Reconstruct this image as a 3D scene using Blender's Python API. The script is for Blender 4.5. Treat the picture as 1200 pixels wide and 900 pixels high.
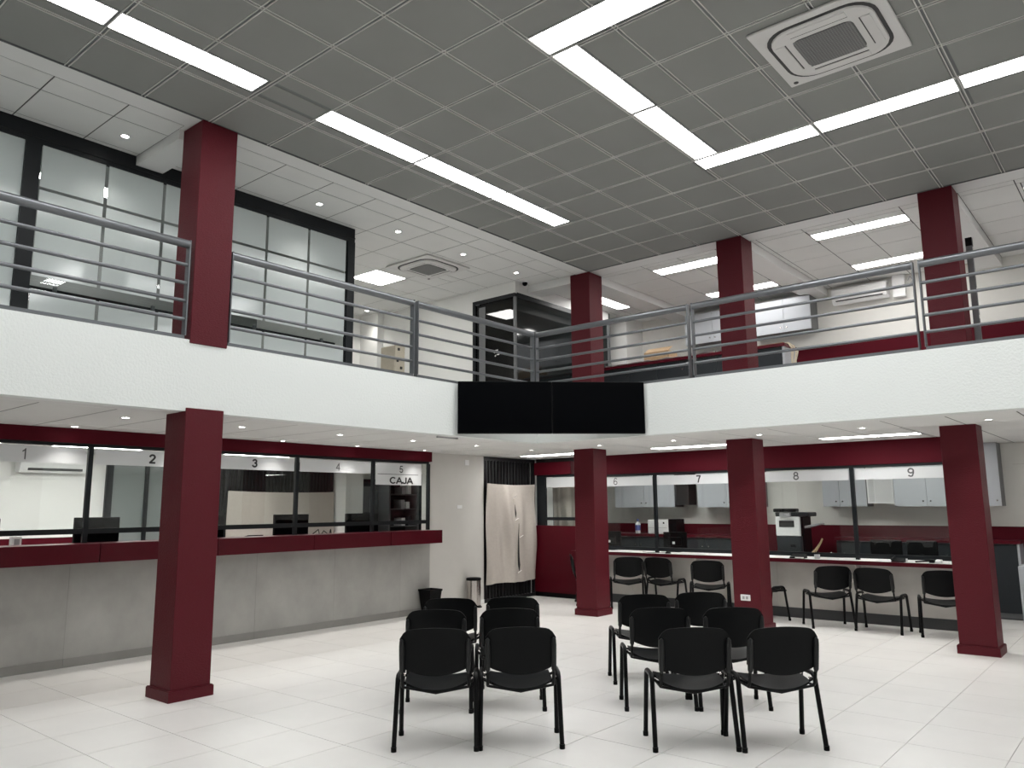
import bpy, bmesh, math, random
from mathutils import Vector, Matrix
random.seed(7)
D = bpy.data
S = bpy.context.scene
for o in list(D.objects):
    D.objects.remove(o)
C = S.collection

# ------------------------------------------------------------------ camera
CAM = Vector((6.585, -8.409, 1.6))
ya, pa, ra = math.radians(39.9295), math.radians(8.9626), math.radians(-0.448)
FW = Vector((-math.sin(ya)*math.cos(pa), math.cos(ya)*math.cos(pa), math.sin(pa)))
RT0 = Vector((math.cos(ya), math.sin(ya), 0))
UP0 = RT0.cross(FW)
RT = RT0*math.cos(ra) + UP0*math.sin(ra)
UP = -RT0*math.sin(ra) + UP0*math.cos(ra)
cd = D.cameras.new('camera')
cd.sensor_fit = 'HORIZONTAL'
cd.sensor_width = 36.0
cd.lens = 908.3/1200*36
cd.clip_end = 200
co = D.objects.new('camera', cd)
C.objects.link(co)
m = Matrix.Identity(4)
for i in range(3):
    m[i][0] = RT[i]; m[i][1] = UP[i]; m[i][2] = -FW[i]; m[i][3] = CAM[i]
co.matrix_world = m
S.camera = co

# ------------------------------------------------------------------ world, exposure
w = D.worlds.new('world')
S.world = w
w.use_nodes = True
w.node_tree.nodes['Background'].inputs[0].default_value = (0.62, 0.66, 0.70, 1)
w.node_tree.nodes['Background'].inputs[1].default_value = 0.25
S.view_settings.view_transform = 'Standard'
S.view_settings.look = 'None'
S.view_settings.gamma = 1
S.view_settings.use_curve_mapping = False
S.view_settings.exposure = 0.0
PANEL = 20.0       # radiance of the big fluorescent panels
PANEL_LOW = 23.0
SPOT = 30.0
SPOT_W = 34.0     # watts of each downlight

# ------------------------------------------------------------------ materials
def mat(name, col, rough=0.5, metal=0.0, spec=0.5, noise=0.0, nscale=6.0, bump=0.0, bscale=80.0, bdist=0.002, coat=0.0, stretch=None):
    m = D.materials.new(name)
    m.use_nodes = True
    nt = m.node_tree
    b = nt.nodes['Principled BSDF']
    b.inputs['Base Color'].default_value = (*col, 1)
    b.inputs['Roughness'].default_value = rough
    b.inputs['Metallic'].default_value = metal
    b.inputs['Specular IOR Level'].default_value = spec
    b.inputs['Coat Weight'].default_value = coat
    if noise or bump:
        geo = nt.nodes.new('ShaderNodeNewGeometry')
        vec = geo.outputs['Position']
        if stretch:
            mp = nt.nodes.new('ShaderNodeMapping')
            mp.inputs['Scale'].default_value = stretch
            nt.links.new(vec, mp.inputs['Vector'])
            vec = mp.outputs['Vector']
    if noise:
        n = nt.nodes.new('ShaderNodeTexNoise')
        n.inputs['Scale'].default_value = nscale
        n.inputs['Detail'].default_value = 6
        n.inputs['Roughness'].default_value = 0.6
        nt.links.new(vec, n.inputs['Vector'])
        r = nt.nodes.new('ShaderNodeMapRange')
        r.inputs['From Min'].default_value = 0.3
        r.inputs['From Max'].default_value = 0.7
        r.inputs['To Min'].default_value = 1-noise
        r.inputs['To Max'].default_value = 1+noise
        nt.links.new(n.outputs['Fac'], r.inputs['Value'])
        mx = nt.nodes.new('ShaderNodeVectorMath')
        mx.operation = 'SCALE'
        mx.inputs[0].default_value = col
        nt.links.new(r.outputs['Result'], mx.inputs['Scale'])
        nt.links.new(mx.outputs['Vector'], b.inputs['Base Color'])
    if bump:
        n = nt.nodes.new('ShaderNodeTexNoise')
        n.inputs['Scale'].default_value = bscale
        n.inputs['Detail'].default_value = 3
        nt.links.new(vec, n.inputs['Vector'])
        bp = nt.nodes.new('ShaderNodeBump')
        bp.inputs['Strength'].default_value = bump
        bp.inputs['Distance'].default_value = bdist
        nt.links.new(n.outputs['Fac'], bp.inputs['Height'])
        nt.links.new(bp.outputs['Normal'], b.inputs['Normal'])
    return m

def emis(name, col, strength):
    m = D.materials.new(name)
    m.use_nodes = True
    nt = m.node_tree
    nt.nodes.remove(nt.nodes['Principled BSDF'])
    e = nt.nodes.new('ShaderNodeEmission')
    e.inputs[0].default_value = (*col, 1)
    e.inputs[1].default_value = strength
    nt.links.new(e.outputs[0], nt.nodes['Material Output'].inputs[0])
    return m

def glass(name, tint=(1, 1, 1), refl=1.0, rough=0.0):
    """thin pane: see-through with a fresnel reflection"""
    m = D.materials.new(name)
    m.use_nodes = True
    nt = m.node_tree
    nt.nodes.remove(nt.nodes['Principled BSDF'])
    t = nt.nodes.new('ShaderNodeBsdfTransparent')
    t.inputs[0].default_value = (*tint, 1)
    g = nt.nodes.new('ShaderNodeBsdfGlossy')
    g.inputs['Roughness'].default_value = rough
    lw = nt.nodes.new('ShaderNodeLayerWeight')
    lw.inputs['Blend'].default_value = 0.5
    pw = nt.nodes.new('ShaderNodeMath'); pw.operation = 'POWER'; pw.inputs[1].default_value = 5.0
    nt.links.new(lw.outputs['Facing'], pw.inputs[0])
    ma = nt.nodes.new('ShaderNodeMath'); ma.operation = 'MULTIPLY_ADD'
    ma.inputs[1].default_value = 0.96; ma.inputs[2].default_value = 0.04
    nt.links.new(pw.outputs[0], ma.inputs[0])
    mu = nt.nodes.new('ShaderNodeMath')
    mu.operation = 'MULTIPLY'
    mu.inputs[1].default_value = refl
    nt.links.new(ma.outputs[0], mu.inputs[0])
    mx = nt.nodes.new('ShaderNodeMixShader')
    nt.links.new(mu.outputs[0], mx.inputs[0])
    nt.links.new(t.outputs[0], mx.inputs[1])
    nt.links.new(g.outputs[0], mx.inputs[2])
    nt.links.new(mx.outputs[0], nt.nodes['Material Output'].inputs[0])
    return m

def frosted(name, col, trans=0.15, transl=0.45):
    """frosting film: diffuse both ways, a little clear"""
    m = D.materials.new(name)
    m.use_nodes = True
    nt = m.node_tree
    nt.nodes.remove(nt.nodes['Principled BSDF'])
    d = nt.nodes.new('ShaderNodeBsdfDiffuse'); d.inputs[0].default_value = (*col, 1)
    tl = nt.nodes.new('ShaderNodeBsdfTranslucent'); tl.inputs[0].default_value = (*col, 1)
    tp = nt.nodes.new('ShaderNodeBsdfTransparent')
    g = nt.nodes.new('ShaderNodeBsdfGlossy'); g.inputs['Roughness'].default_value = 0.12
    m1 = nt.nodes.new('ShaderNodeMixShader'); m1.inputs[0].default_value = transl
    m2 = nt.nodes.new('ShaderNodeMixShader'); m2.inputs[0].default_value = trans
    m3 = nt.nodes.new('ShaderNodeMixShader'); m3.inputs[0].default_value = 0.06
    nt.links.new(d.outputs[0], m1.inputs[1]); nt.links.new(tl.outputs[0], m1.inputs[2])
    nt.links.new(m1.outputs[0], m2.inputs[1]); nt.links.new(tp.outputs[0], m2.inputs[2])
    nt.links.new(m2.outputs[0], m3.inputs[1]); nt.links.new(g.outputs[0], m3.inputs[2])
    nt.links.new(m3.outputs[0], nt.nodes['Material Output'].inputs[0])
    return m

M = dict(
    floor=mat('floor_porcelain', (0.795, 0.78, 0.755), 0.34, noise=0.04, nscale=1.3),
    grout=mat('floor_grout', (0.50, 0.48, 0.46), 0.8),
    plaster=mat('parapet_plaster', (0.76, 0.79, 0.775), 0.75, spec=0.2, bump=0.45, bscale=45, bdist=0.010),
    white=mat('white_wall_paint', (0.76, 0.76, 0.74), 0.65, noise=0.02, nscale=2),
    beige=mat('light_beige_wall_paint', (0.60, 0.585, 0.555), 0.6, noise=0.03, nscale=2),
    warm=mat('warm_white_wall_paint', (0.70, 0.69, 0.655), 0.65, noise=0.02, nscale=2),
    maroon=mat('maroon_column_paint', (0.088, 0.0075, 0.0135), 0.5, spec=0.2, bump=0.6, bscale=55, bdist=0.006, stretch=(1, 1, 2.2)),
    maroonwall=mat('maroon_wall_paint', (0.075, 0.005, 0.011), 0.6, spec=0.08),
    laminate=mat('maroon_laminate', (0.075, 0.003, 0.009), 0.35, spec=0.2, noise=0.05, nscale=9),
    metalceil=mat('grey_metal_ceiling_tile', (0.245, 0.248, 0.238), 0.6, metal=0.0, spec=0.2, noise=0.03, nscale=1.5),
    lip_frame=mat('lit_lip_and_lamp_frame_grey', (0.62, 0.61, 0.59), 0.5),  # paler grey puts light on tile lips into colour; lamp frames too
    mineral=mat('white_mineral_tile', (0.70, 0.70, 0.685), 0.8, noise=0.02, nscale=3, bump=0.15, bscale=160, bdist=0.001),
    mineralgrid=mat('shadow_joint_grey', (0.07, 0.07, 0.068), 0.8),
    strip=mat('white_plasterboard', (0.70, 0.70, 0.69), 0.7),
    steel=mat('grey_painted_steel', (0.17, 0.178, 0.19), 0.36, metal=0.7),
    steelflat=mat('grey_painted_steel_flat', (0.13, 0.137, 0.147), 0.42, metal=0.5),
    frame=mat('anthracite_frame', (0.012, 0.014, 0.016), 0.4, spec=0.2),
    black=mat('black_plastic', (0.0035, 0.0035, 0.004), 0.45, spec=0.10),
    blackseat=mat('black_seat_plastic', (0.0035, 0.004, 0.0045), 0.45, spec=0.13, bump=0.2, bscale=500, bdist=0.0006),
    sleeve=mat('satin_black_sleeve', (0.010, 0.0105, 0.011), 0.4, spec=0.3),
    blackmetal=mat('black_tube_metal', (0.003, 0.003, 0.0035), 0.3, spec=0.16),
    screen=mat('black_screen', (0.0006, 0.0008, 0.0015), 0.35, spec=0.04),
    concrete=mat('grey_porcelain_panel', (0.36, 0.355, 0.335), 0.5, spec=0.3, noise=0.12, nscale=2.2, stretch=(1, 1, 0.8)),
    concreted=mat('grey_porcelain_skirting', (0.26, 0.255, 0.24), 0.5, noise=0.1, nscale=2.5),
    cdark=mat('charcoal_toe_kick', (0.05, 0.052, 0.055), 0.5),
    greypanel=mat('grey_counter_panel', (0.62, 0.595, 0.56), 0.55, noise=0.07, nscale=3),
    darkgrey=mat('dark_grey_laminate', (0.025, 0.029, 0.033), 0.45, spec=0.25),
    cab=mat('silver_grey_cabinet', (0.44, 0.46, 0.49), 0.35, metal=0.1),
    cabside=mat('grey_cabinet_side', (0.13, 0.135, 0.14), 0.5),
    whiteplastic=mat('white_plastic', (0.78, 0.78, 0.78), 0.35),
    greyplastic=mat('grey_plastic', (0.35, 0.35, 0.36), 0.4),
    darkplastic=mat('dark_vent', (0.02, 0.02, 0.02), 0.5),
    grillebar=mat('grey_grille_bars', (0.22, 0.22, 0.22), 0.5),
    midgrey=mat('mid_grey_wall', (0.26, 0.265, 0.265), 0.7),
    grille=mat('grey_grille', (0.10, 0.10, 0.10), 0.5),
    cassette=mat('cassette_white', (0.60, 0.59, 0.58), 0.4),
    chrome=mat('stainless_steel', (0.50, 0.47, 0.45), 0.22, metal=1.0),
    cloth=mat('beige_cloth', (0.44, 0.40, 0.36), 0.85, noise=0.04, nscale=20),
    gate=mat('black_gate_metal', (0.014, 0.014, 0.016), 0.4, metal=0.3),
    dark=mat('dark_interior', (0.012, 0.012, 0.012), 0.8),
    letter=mat('black_vinyl_lettering', (0.015, 0.015, 0.016), 0.5),
    lettergrey=mat('grey_vinyl_lettering', (0.10, 0.10, 0.105), 0.5),
    cardboard=mat('cardboard', (0.42, 0.29, 0.17), 0.8, noise=0.08, nscale=14),
    paper=mat('white_paper', (0.80, 0.79, 0.76), 0.8),
    desktop=mat('white_worktop', (0.72, 0.72, 0.71), 0.4),
    tan=mat('tan_plastic', (0.45, 0.41, 0.33), 0.5, noise=0.04, nscale=12),
    redsilver=mat('bottle_label_blue', (0.10, 0.13, 0.35), 0.4),
    rope=mat('cream_ribbon', (0.62, 0.55, 0.42), 0.8),
    greendoor=mat('greenish_grey_glass', (0.20, 0.225, 0.22), 0.12, spec=0.6),
    marking=mat('white_marking', (0.75, 0.75, 0.75), 0.5),
    glass=glass('clear_glass', (0.93, 0.95, 0.94), 0.85),
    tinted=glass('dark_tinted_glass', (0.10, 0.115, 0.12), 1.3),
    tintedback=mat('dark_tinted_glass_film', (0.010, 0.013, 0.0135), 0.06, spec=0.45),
    frost=frosted('frosted_glass', (0.72, 0.77, 0.765), 0.03, 0.38),
    frostband=frosted('frosted_white_band', (0.78, 0.79, 0.80), 0.12, 0.35),
    lamp=emis('lamp_diffuser', (0.985, 0.99, 0.985), PANEL),
    lamplow=emis('lamp_diffuser_low', (1.0, 0.985, 0.96), PANEL_LOW),
    spot=emis('downlight_glow', (1.0, 0.97, 0.92), SPOT),
)

# ------------------------------------------------------------------ mesh helpers
class MB:
    def __init__(s):
        s.v = []; s.f = []; s.smooth = []
    def _add(s, vs, fs, sm=False):
        b = len(s.v)
        s.v += [Vector(v) for v in vs]
        for f in fs:
            s.f.append([b+i for i in f]); s.smooth.append(sm)
    def box(s, x0, x1, y0, y1, z0, z1):
        if x1 < x0: x0, x1 = x1, x0
        if y1 < y0: y0, y1 = y1, y0
        if z1 < z0: z0, z1 = z1, z0
        vs = [(x0,y0,z0),(x1,y0,z0),(x1,y1,z0),(x0,y1,z0),(x0,y0,z1),(x1,y0,z1),(x1,y1,z1),(x0,y1,z1)]
        fs = [(3,2,1,0),(4,5,6,7),(0,1,5,4),(1,2,6,5),(2,3,7,6),(3,0,4,7)]
        s._add(vs, fs); return s
    def rbox(s, x0, x1, y0, y1, z0, z1, r=0.01, seg=2):
        """box with rounded edges"""
        bm = bmesh.new()
        bmesh.ops.create_cube(bm, size=1)
        for v in bm.verts:
            v.co = Vector(((x0+x1)/2+v.co.x*(x1-x0), (y0+y1)/2+v.co.y*(y1-y0), (z0+z1)/2+v.co.z*(z1-z0)))
        bmesh.ops.bevel(bm, geom=bm.edges[:], offset=r, segments=seg, affect='EDGES', profile=0.5)
        bm.verts.index_update()
        s._add([v.co.copy() for v in bm.verts], [[v.index for v in f.verts] for f in bm.faces])
        bm.free(); return s
    def quad(s, a, b, c, d):
        s._add([a, b, c, d], [(0, 1, 2, 3)]); return s
    def prism(s, poly, axis, a, b):
        """poly: 2-D points, extruded along axis ('x','y','z') from a to b"""
        def P(p, t):
            return {'x': (t, p[0], p[1]), 'y': (p[0], t, p[1]), 'z': (p[0], p[1], t)}[axis]
        n = len(poly)
        vs = [P(p, a) for p in poly]+[P(p, b) for p in poly]
        fs = [tuple(range(n))[::-1], tuple(range(n, 2*n))]+[(i, (i+1) % n, n+(i+1) % n, n+i) for i in range(n)]
        s._add(vs, fs); return s
    def tube(s, pts, r, seg=10, closed=False, r2=None):
        pts = [Vector(p) for p in pts]
        n = len(pts); rings = []
        tan = []
        for i in range(n):
            t = (pts[min(i+1, n-1)]-pts[max(i-1, 0)])
            tan.append(t.normalized())
        ref = Vector((0, 0, 1)) if abs(tan[0].z) < 0.9 else Vector((1, 0, 0))
        nrm = tan[0].cross(ref).normalized()
        vs = []
        for i in range(n):
            nrm = (nrm - tan[i]*nrm.dot(tan[i])).normalized()
            bn = tan[i].cross(nrm)
            rr = r if not isinstance(r, (list, tuple)) else r[i]
            for k in range(seg):
                a = 2*math.pi*k/seg
                vs.append(pts[i]+nrm*math.cos(a)*rr+bn*math.sin(a)*(r2 or rr))
        fs = []
        for i in range(n-1):
            for k in range(seg):
                fs.append((i*seg+k, i*seg+(k+1) % seg, (i+1)*seg+(k+1) % seg, (i+1)*seg+k))
        b = len(s.v)
        s._add(vs, fs, True)
        s._add([vs[k] for k in range(seg)], [tuple(range(seg))[::-1]])
        s._add([vs[(n-1)*seg+k] for k in range(seg)], [tuple(range(seg))])
        return s
    def lathe(s, cx, cy, prof, seg=24, cap=True):
        vs = []
        for (r, z) in prof:
            for k in range(seg):
                a = 2*math.pi*k/seg
                vs.append((cx+r*math.cos(a), cy+r*math.sin(a), z))
        fs = []
        for i in range(len(prof)-1):
            for k in range(seg):
                fs.append((i*seg+k, i*seg+(k+1) % seg, (i+1)*seg+(k+1) % seg, (i+1)*seg+k))
        s._add(vs, fs, True)
        if cap:
            s._add([vs[k] for k in range(seg)], [tuple(range(seg))[::-1]])
            s._add([vs[(len(prof)-1)*seg+k] for k in range(seg)], [tuple(range(seg))])
        return s
    def grid(s, fn, nu, nv, sm=True):
        vs = [fn(i/nu, j/nv) for i in range(nu+1) for j in range(nv+1)]
        fs = [(i*(nv+1)+j, (i+1)*(nv+1)+j, (i+1)*(nv+1)+j+1, i*(nv+1)+j+1) for i in range(nu) for j in range(nv)]
        s._add(vs, fs, sm); return s
    def xf(s, mtx):
        s.v = [mtx @ v for v in s.v]; return s
    def mesh(s, name, mt, off=Vector((0, 0, 0))):
        me = D.meshes.new(name)
        me.from_pydata([tuple(v-off) for v in s.v], [], s.f)
        me.polygons.foreach_set('use_smooth', s.smooth)
        me.materials.append(mt)
        me.validate()
        me.update()
        return me
    def build(s, name, mt, parent=None):
        off = Vector((0, 0, 0))
        p = parent
        while p is not None:
            off = off+p.location; p = p.parent
        o = D.objects.new(name, s.mesh(name, mt, off))
        C.objects.link(o)
        if parent is not None: o.parent = parent
        return o

def tag(o, label=None, cat=None, group=None, kind=None):
    if label: o['label'] = label
    if cat: o['category'] = cat
    if group: o['group'] = group
    if kind: o['kind'] = kind
    return o
def thing(name, label, cat, loc=(0, 0, 0), rz=0, group=None):
    o = D.objects.new(name, None)
    o.empty_display_size = 0.1
    C.objects.link(o)
    o.location = loc; o.rotation_euler = (0, 0, rz)
    return tag(o, label, cat, group)
def struct(name, parent=None):
    o = D.objects.new(name, None); C.objects.link(o)
    if parent: o.parent = parent
    return tag(o, kind='structure')
def inst(me, name, parent, loc=(0, 0, 0), rz=0, scale=None):
    o = D.objects.new(name, me); C.objects.link(o)
    o.parent = parent; o.location = loc; o.rotation_euler = (0, 0, rz)
    if scale: o.scale = scale
    return o
def copy_tree(o, parent=None):
    c = o.copy(); C.objects.link(c); c.parent = parent
    for ch in list(o.children): copy_tree(ch, c)
    return c
def proj(p):
    d = Vector(p)-CAM; z = d.dot(FW)
    if z < 0.2: return None
    return 600+908.3*d.dot(RT)/z, 450-908.3*d.dot(UP)/z
def arc(cx, cy, rx, ry, a0, a1, n=14):
    return [(cx+rx*math.cos(math.radians(a0+(a1-a0)*k/n)), cy+ry*math.sin(math.radians(a0+(a1-a0)*k/n))) for k in range(n+1)]
GLYPH = {   # centre lines in a box of height 1
 '2': [arc(0, .72, .235, .235, 170, -20)+[(.12, .47), (-.24, .045), (.27, .045)]],
 '3': [arc(0, .75, .215, .205, 165, -80)+arc(0, .29, .245, .245, 80, -165)],
 '4': [[(.12, 0), (.12, .95), (-.27, .27), (.27, .27)]],
 '5': [[(.22, .95), (-.16, .95), (-.22, .52)]+arc(0, .30, .25, .26, 135, -160)],
 '6': [arc(.03, .70, .24, .255, 35, 130, 10)+[(-.235, .55), (-.245, .35)]+arc(0, .30, .245, .255, 180, 540, 26)],
 '7': [[(-.25, .95), (.25, .95), (.06, .55), (-.06, .0)]],
 '8': [arc(0, .745, .20, .21, -90, 270, 24), arc(0, .285, .245, .245, 90, 450, 26)],
 '9': [arc(-.03, .30, .24, .255, -145, -50, 10)+[(.235, .45), (.245, .65)]+arc(0, .70, .245, .255, 0, 360, 26)],
 'C': [arc(0, .5, .33, .455, 48, 312, 22)],
 'A': [[(-.33, 0), (0, .97), (.33, 0)], [(-.22, .31), (.22, .31)]],
 'J': [[(.17, .97), (.17, .28)]+arc(-.03, .27, .20, .22, 0, -175, 10)],
}
ADV = {'C': .76, 'A': .75, 'J': .58}
def text(name, body, size, mt, parent, origin, ax, stroke=0.13, width=1.0):
    """flat vinyl lettering: ax 'x' lies on a plane facing +X (reads along +Y), 'y' faces -Y (reads along +X)"""
    X_, N_ = (Vector((0, 1, 0)), Vector((1, 0, 0))) if ax == 'x' else (Vector((1, 0, 0)), Vector((0, -1, 0)))
    org = Vector(origin); b = MB(); h = stroke/2
    tot = sum(ADV.get(c, .66) for c in body); cur = -tot/2
    def P(x, y): return org+X_*(x*size*width)+Vector((0, 0, 1))*((y-.5)*size)
    lay = 0
    for ch in body:
        a = ADV.get(ch, .66); cx = cur+a/2; cur += a
        for pl in GLYPH[ch]:
            pts = [Vector((x+cx, h+y*(1-2*h) if True else y)) for x, y in pl]
            for p, q in zip(pts[:-1], pts[1:]):
                d = (q-p)
                if d.length < 1e-6: continue
                d.normalize(); n = Vector((-d.y, d.x))*h; e = d*h*0.45
                p2, q2 = p-e, q+e
                lay = (lay+1) % 5
                o_ = N_*(0.0002*lay)
                b._add([P(*(p2-n))+o_, P(*(q2-n))+o_, P(*(q2+n))+o_, P(*(p2+n))+o_], [(0, 1, 2, 3)])
    return b.build(name, mt, parent)

# ------------------------------------------------------------------ key dimensions
ZS = 2.455      # lower soffit
ZT = 3.10       # parapet top
ZU = 2.90       # upper floor
ZC = 5.22       # upper ceiling
XL = -2.274     # left counter front plane
YR = 2.953      # right glazing plane
YB = 4.86       # back wall (right)
YC = 1.335      # front faces of back columns
X0, X1, Y0, Y1 = -6.0, 9.0, -11.0, 4.86

# ------------------------------------------------------------------ floor
fl = struct('floor')
base = MB().box(X0-0.2, X1+0.2, Y0-0.2, Y1+0.2, -0.15, -0.004).build('screed', M['grout'], fl)
PX, PY = 0.5915, 0.60
tile_me = MB()
g = 0.0022
tile_me.box(g, PX-g, g, PY-g, -0.012, 0.0)
tile_me = tile_me.mesh('floor_tile', M['floor'])
cells = []
rest = MB()
i0 = math.floor((X0-0.91)/PX); j0 = math.floor((Y0+4.86)/PY)
for i in range(i0, i0+28):
    for j in range(j0, j0+30):
        x = 0.91+PX*i; y = -4.86+PY*j
        if x+PX < X0 or x > X1 or y+PY < Y0 or y > Y1: continue
        q = proj((x+PX/2, y+PY/2, 0))
        vis = q is not None and -60 < q[0] < 1260 and q[1] < 960 and (x+PX) > XL and y < YR+0.1
        if vis: cells.append(((Vector((x, y, 0))-CAM).length, x, y))
        else: rest.box(x+g, x+PX-g, y+g, y+PY-g, -0.012, 0)
cells.sort()
for k, (d, x, y) in enumerate(cells):
    if k < 300: inst(tile_me, 'floor_tile', fl, (x, y, 0))
    else: rest.box(x+g, x+PX-g, y+g, y+PY-g, -0.012, 0)
r_ = rest.build('far_floor_tiles', M['floor'], fl); r_['kind'] = 'stuff'

# ------------------------------------------------------------------ shell walls (room continues behind the camera)
def wall(name, b, m='white', parent=None):
    o = MB().box(*b).build(name, M[m], parent)
    if parent is None: tag(o, kind='structure')
    return o
wb = struct('wall_back')
wall('upper_wall', (-3.2, X1, YB, YB+0.2, ZU, ZC), 'warm', wb)
wall('lower_wall', (-2.5, X1, YB, YB+0.2, 0, ZS), 'warm', wb)
wall('lower_wainscot', (-2.4, X1, YB-0.006, YB, 0.0, 1.257), 'maroonwall', wb)
wall('upper_wainscot', (-1.1, X1, YB-0.006, YB, ZU, 4.27), 'maroonwall', wb)
wall('wall_groove', (4.9, X1, YB-0.004, YB, 2.14, 2.15), 'beige', wb)
wall('wall_right', (X1, X1+0.2, Y0, Y1+0.2, 0, ZC))
wall('wall_front', (X0, X1+0.2, Y0-0.2, Y0, 0, ZC))
wo = struct('wall_office')
wall('office_wall', (X0-0.2, X0, Y0, 3.6, 0, ZS), 'white', wo)
wall('office_wainscot', (X0, X0+0.006, Y0, -3.25, 0, 1.20), 'maroonwall', wo)
wall('office_end_wall', (X0, -2.47, 3.4, 3.6, 0, ZS), 'white', wo)

# slab between the floors
sl = struct('ceiling_slab')
MB().box(X0-0.2, -0.12, Y0, Y1+0.2, ZS+0.02, ZU).build('slab_left', M['strip'], sl)
MB().box(-0.12, X1, 0.12, Y1+0.2, ZS+0.02, ZU).build('slab_right', M['strip'], sl)

# parapets (mezzanine edge)
wl = struct('wall_mezzanine_left')
MB().box(-0.12, 0.0, Y0, 0.0, ZS, ZT).build('plaster_face', M['plaster'], wl)
wr = struct('wall_mezzanine_right')
MB().box(-0.12, X1, 0.0, 0.12, ZS, ZT).build('plaster_face', M['plaster'], wr)

# ------------------------------------------------------------------ columns
def column(name, label, x1, y0, segs, base=True, w=0.36):
    t = thing(name, label, 'column', (x1-w/2, y0+w/2, 0), 0, 'maroon columns')
    for k, (z0, z1) in enumerate(segs):
        MB().rbox(x1-w, x1, y0, y0+w, z0, z1, 0.004, 1).build('lower_shaft' if k == 0 else 'upper_shaft', M['maroon'], t)
    s = 0.022
    b = MB().box(x1-w-s, x1+s, y0-s, y0+w+s, 0, 0.085)
    b.box(x1-w-s+0.006, x1+s-0.006, y0-s+0.006, y0+w+s-0.006, 0.085, 0.092)
    b.build('skirting', M['maroon'], t)
    return t
c1 = column('column', 'maroon column at the front left, passing the white parapet face of the mezzanine', 0.012, -5.045, [(0, ZS+0.03), (ZT-0.03, ZC-0.008)])
c2 = column('column', 'maroon column behind the corner of the mezzanine, below and beside the black televisions', 0.012, YC, [(0, ZS), (ZU, ZC-0.008)])
c3 = column('column', 'maroon column with a white socket plate low on its face', 2.50, YC, [(0, ZS), (ZU, ZC-0.008)])
c4 = column('column', 'maroon column furthest right, in front of window nine', 5.045, YC, [(0, ZS), (ZU, ZC-0.008)])
so = MB().rbox(2.235, 2.365, YC-0.012, YC, 0.385, 0.46, 0.004, 1).build('socket_plate', M['whiteplastic'], c3)
so['label'] = 'white plastic socket plate'
MB().box(2.262, 2.29, YC-0.0145, YC-0.011, 0.405, 0.44).box(2.308, 2.338, YC-0.0145, YC-0.011, 0.405, 0.44).build('socket', M['greyplastic'], so)

# ------------------------------------------------------------------ generic ceiling tiling
def cut(rect, holes):
    """subtract axis-aligned holes from rect, return rects"""
    out = [rect]
    for (a0, a1, b0, b1) in holes:
        nxt = []
        for (x0, x1, y0, y1) in out:
            ix0, ix1, iy0, iy1 = max(x0, a0), min(x1, a1), max(y0, b0), min(y1, b1)
            if ix1-ix0 < 0.004 or iy1-iy0 < 0.004:
                nxt.append((x0, x1, y0, y1)); continue
            if ix0-x0 > 0.02: nxt.append((x0, ix0, y0, y1))
            if x1-ix1 > 0.02: nxt.append((ix1, x1, y0, y1))
            if iy0-y0 > 0.02: nxt.append((ix0, ix1, y0, iy0))
            if y1-iy1 > 0.02: nxt.append((ix0, ix1, iy1, y1))
        out = nxt
    return out
def visible(x0, x1, y0, y1, z):
    P = [proj((x, y, z)) for x in (x0, x1) for y in (y0, y1)]
    P = [p for p in P if p]
    if not P: return False
    return max(p[0] for p in P) > -20 and min(p[0] for p in P) < 1220 and max(p[1] for p in P) > -20 and min(p[1] for p in P) < 920
cache = {}
def tile_mesh(w, h, gap, lip, mt, drop, name):
    key = (round(w, 3), round(h, 3), mt.name, name)
    if key not in cache:
        b = MB()
        x0, x1, y0, y1 = gap, w-gap, gap, h-gap
        zt, zb = 0.004, -drop
        # flat pan with chamfered rim
        vs = [(x0, y0, zt), (x1, y0, zt), (x1, y1, zt), (x0, y1, zt),
              (x0+lip, y0+lip, zb), (x1-lip, y0+lip, zb), (x1-lip, y1-lip, zb), (x0+lip, y1-lip, zb)]
        fs = [(0, 1, 2, 3), (7, 6, 5, 4), (1, 0, 4, 5), (2, 1, 5, 6), (3, 2, 6, 7), (0, 3, 7, 4)]
        b._add(vs, fs)
        cache[key] = b.mesh(name, mt)
    return cache[key]
def tiling(parent, xs, ys, holes, z, mt, gap, lip, drop, name, stuffname, limit=300, flt=None):
    rest = MB(); lst = []
    for a, b in zip(xs[:-1], xs[1:]):
        for c, d in zip(ys[:-1], ys[1:]):
            if flt and not flt(a, b, c, d): continue
            for (x0, x1, y0, y1) in cut((a, b, c, d), holes):
                dd = (Vector(((x0+x1)/2, (y0+y1)/2, z))-CAM).length
                lst.append((0 if visible(x0, x1, y0, y1, z) else 1, dd, x0, x1, y0, y1))
    lst.sort()
    for k, (nv, dd, x0, x1, y0, y1) in enumerate(lst):
        if nv == 0 and k < limit:
            inst(tile_mesh(x1-x0, y1-y0, gap, lip, mt, drop, name), name, parent, (x0, y0, z))
        else:
            rest.box(x0+gap, x1-gap, y0+gap, y1-gap, z-drop, z+0.004)
    if rest.v:
        r = rest.build(stuffname, mt, parent); r['kind'] = 'stuff'

def lamp(label, x0, x1, y0, y1, z, low=False, group='ceiling panel lights'):
    t = thing('ceiling_light', label, 'light', ((x0+x1)/2, (y0+y1)/2, z), 0, group)
    f = MB(); r = 0.008
    f.box(x0, x1, y0, y0+r, z-0.006, z+0.004).box(x0, x1, y1-r, y1, z-0.006, z+0.004)
    f.box(x0, x0+r, y0+r, y1-r, z-0.006, z+0.004).box(x1-r, x1, y0+r, y1-r, z-0.006, z+0.004)
    f.build('frame', M['lip_frame'] if not low else M['whiteplastic'], t)
    MB().box(x0+r, x1-r, y0+r, y1-r, z-0.003, z+0.003).build('diffuser', M['lamplow'] if low else M['lamp'], t)
    return t

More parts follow.
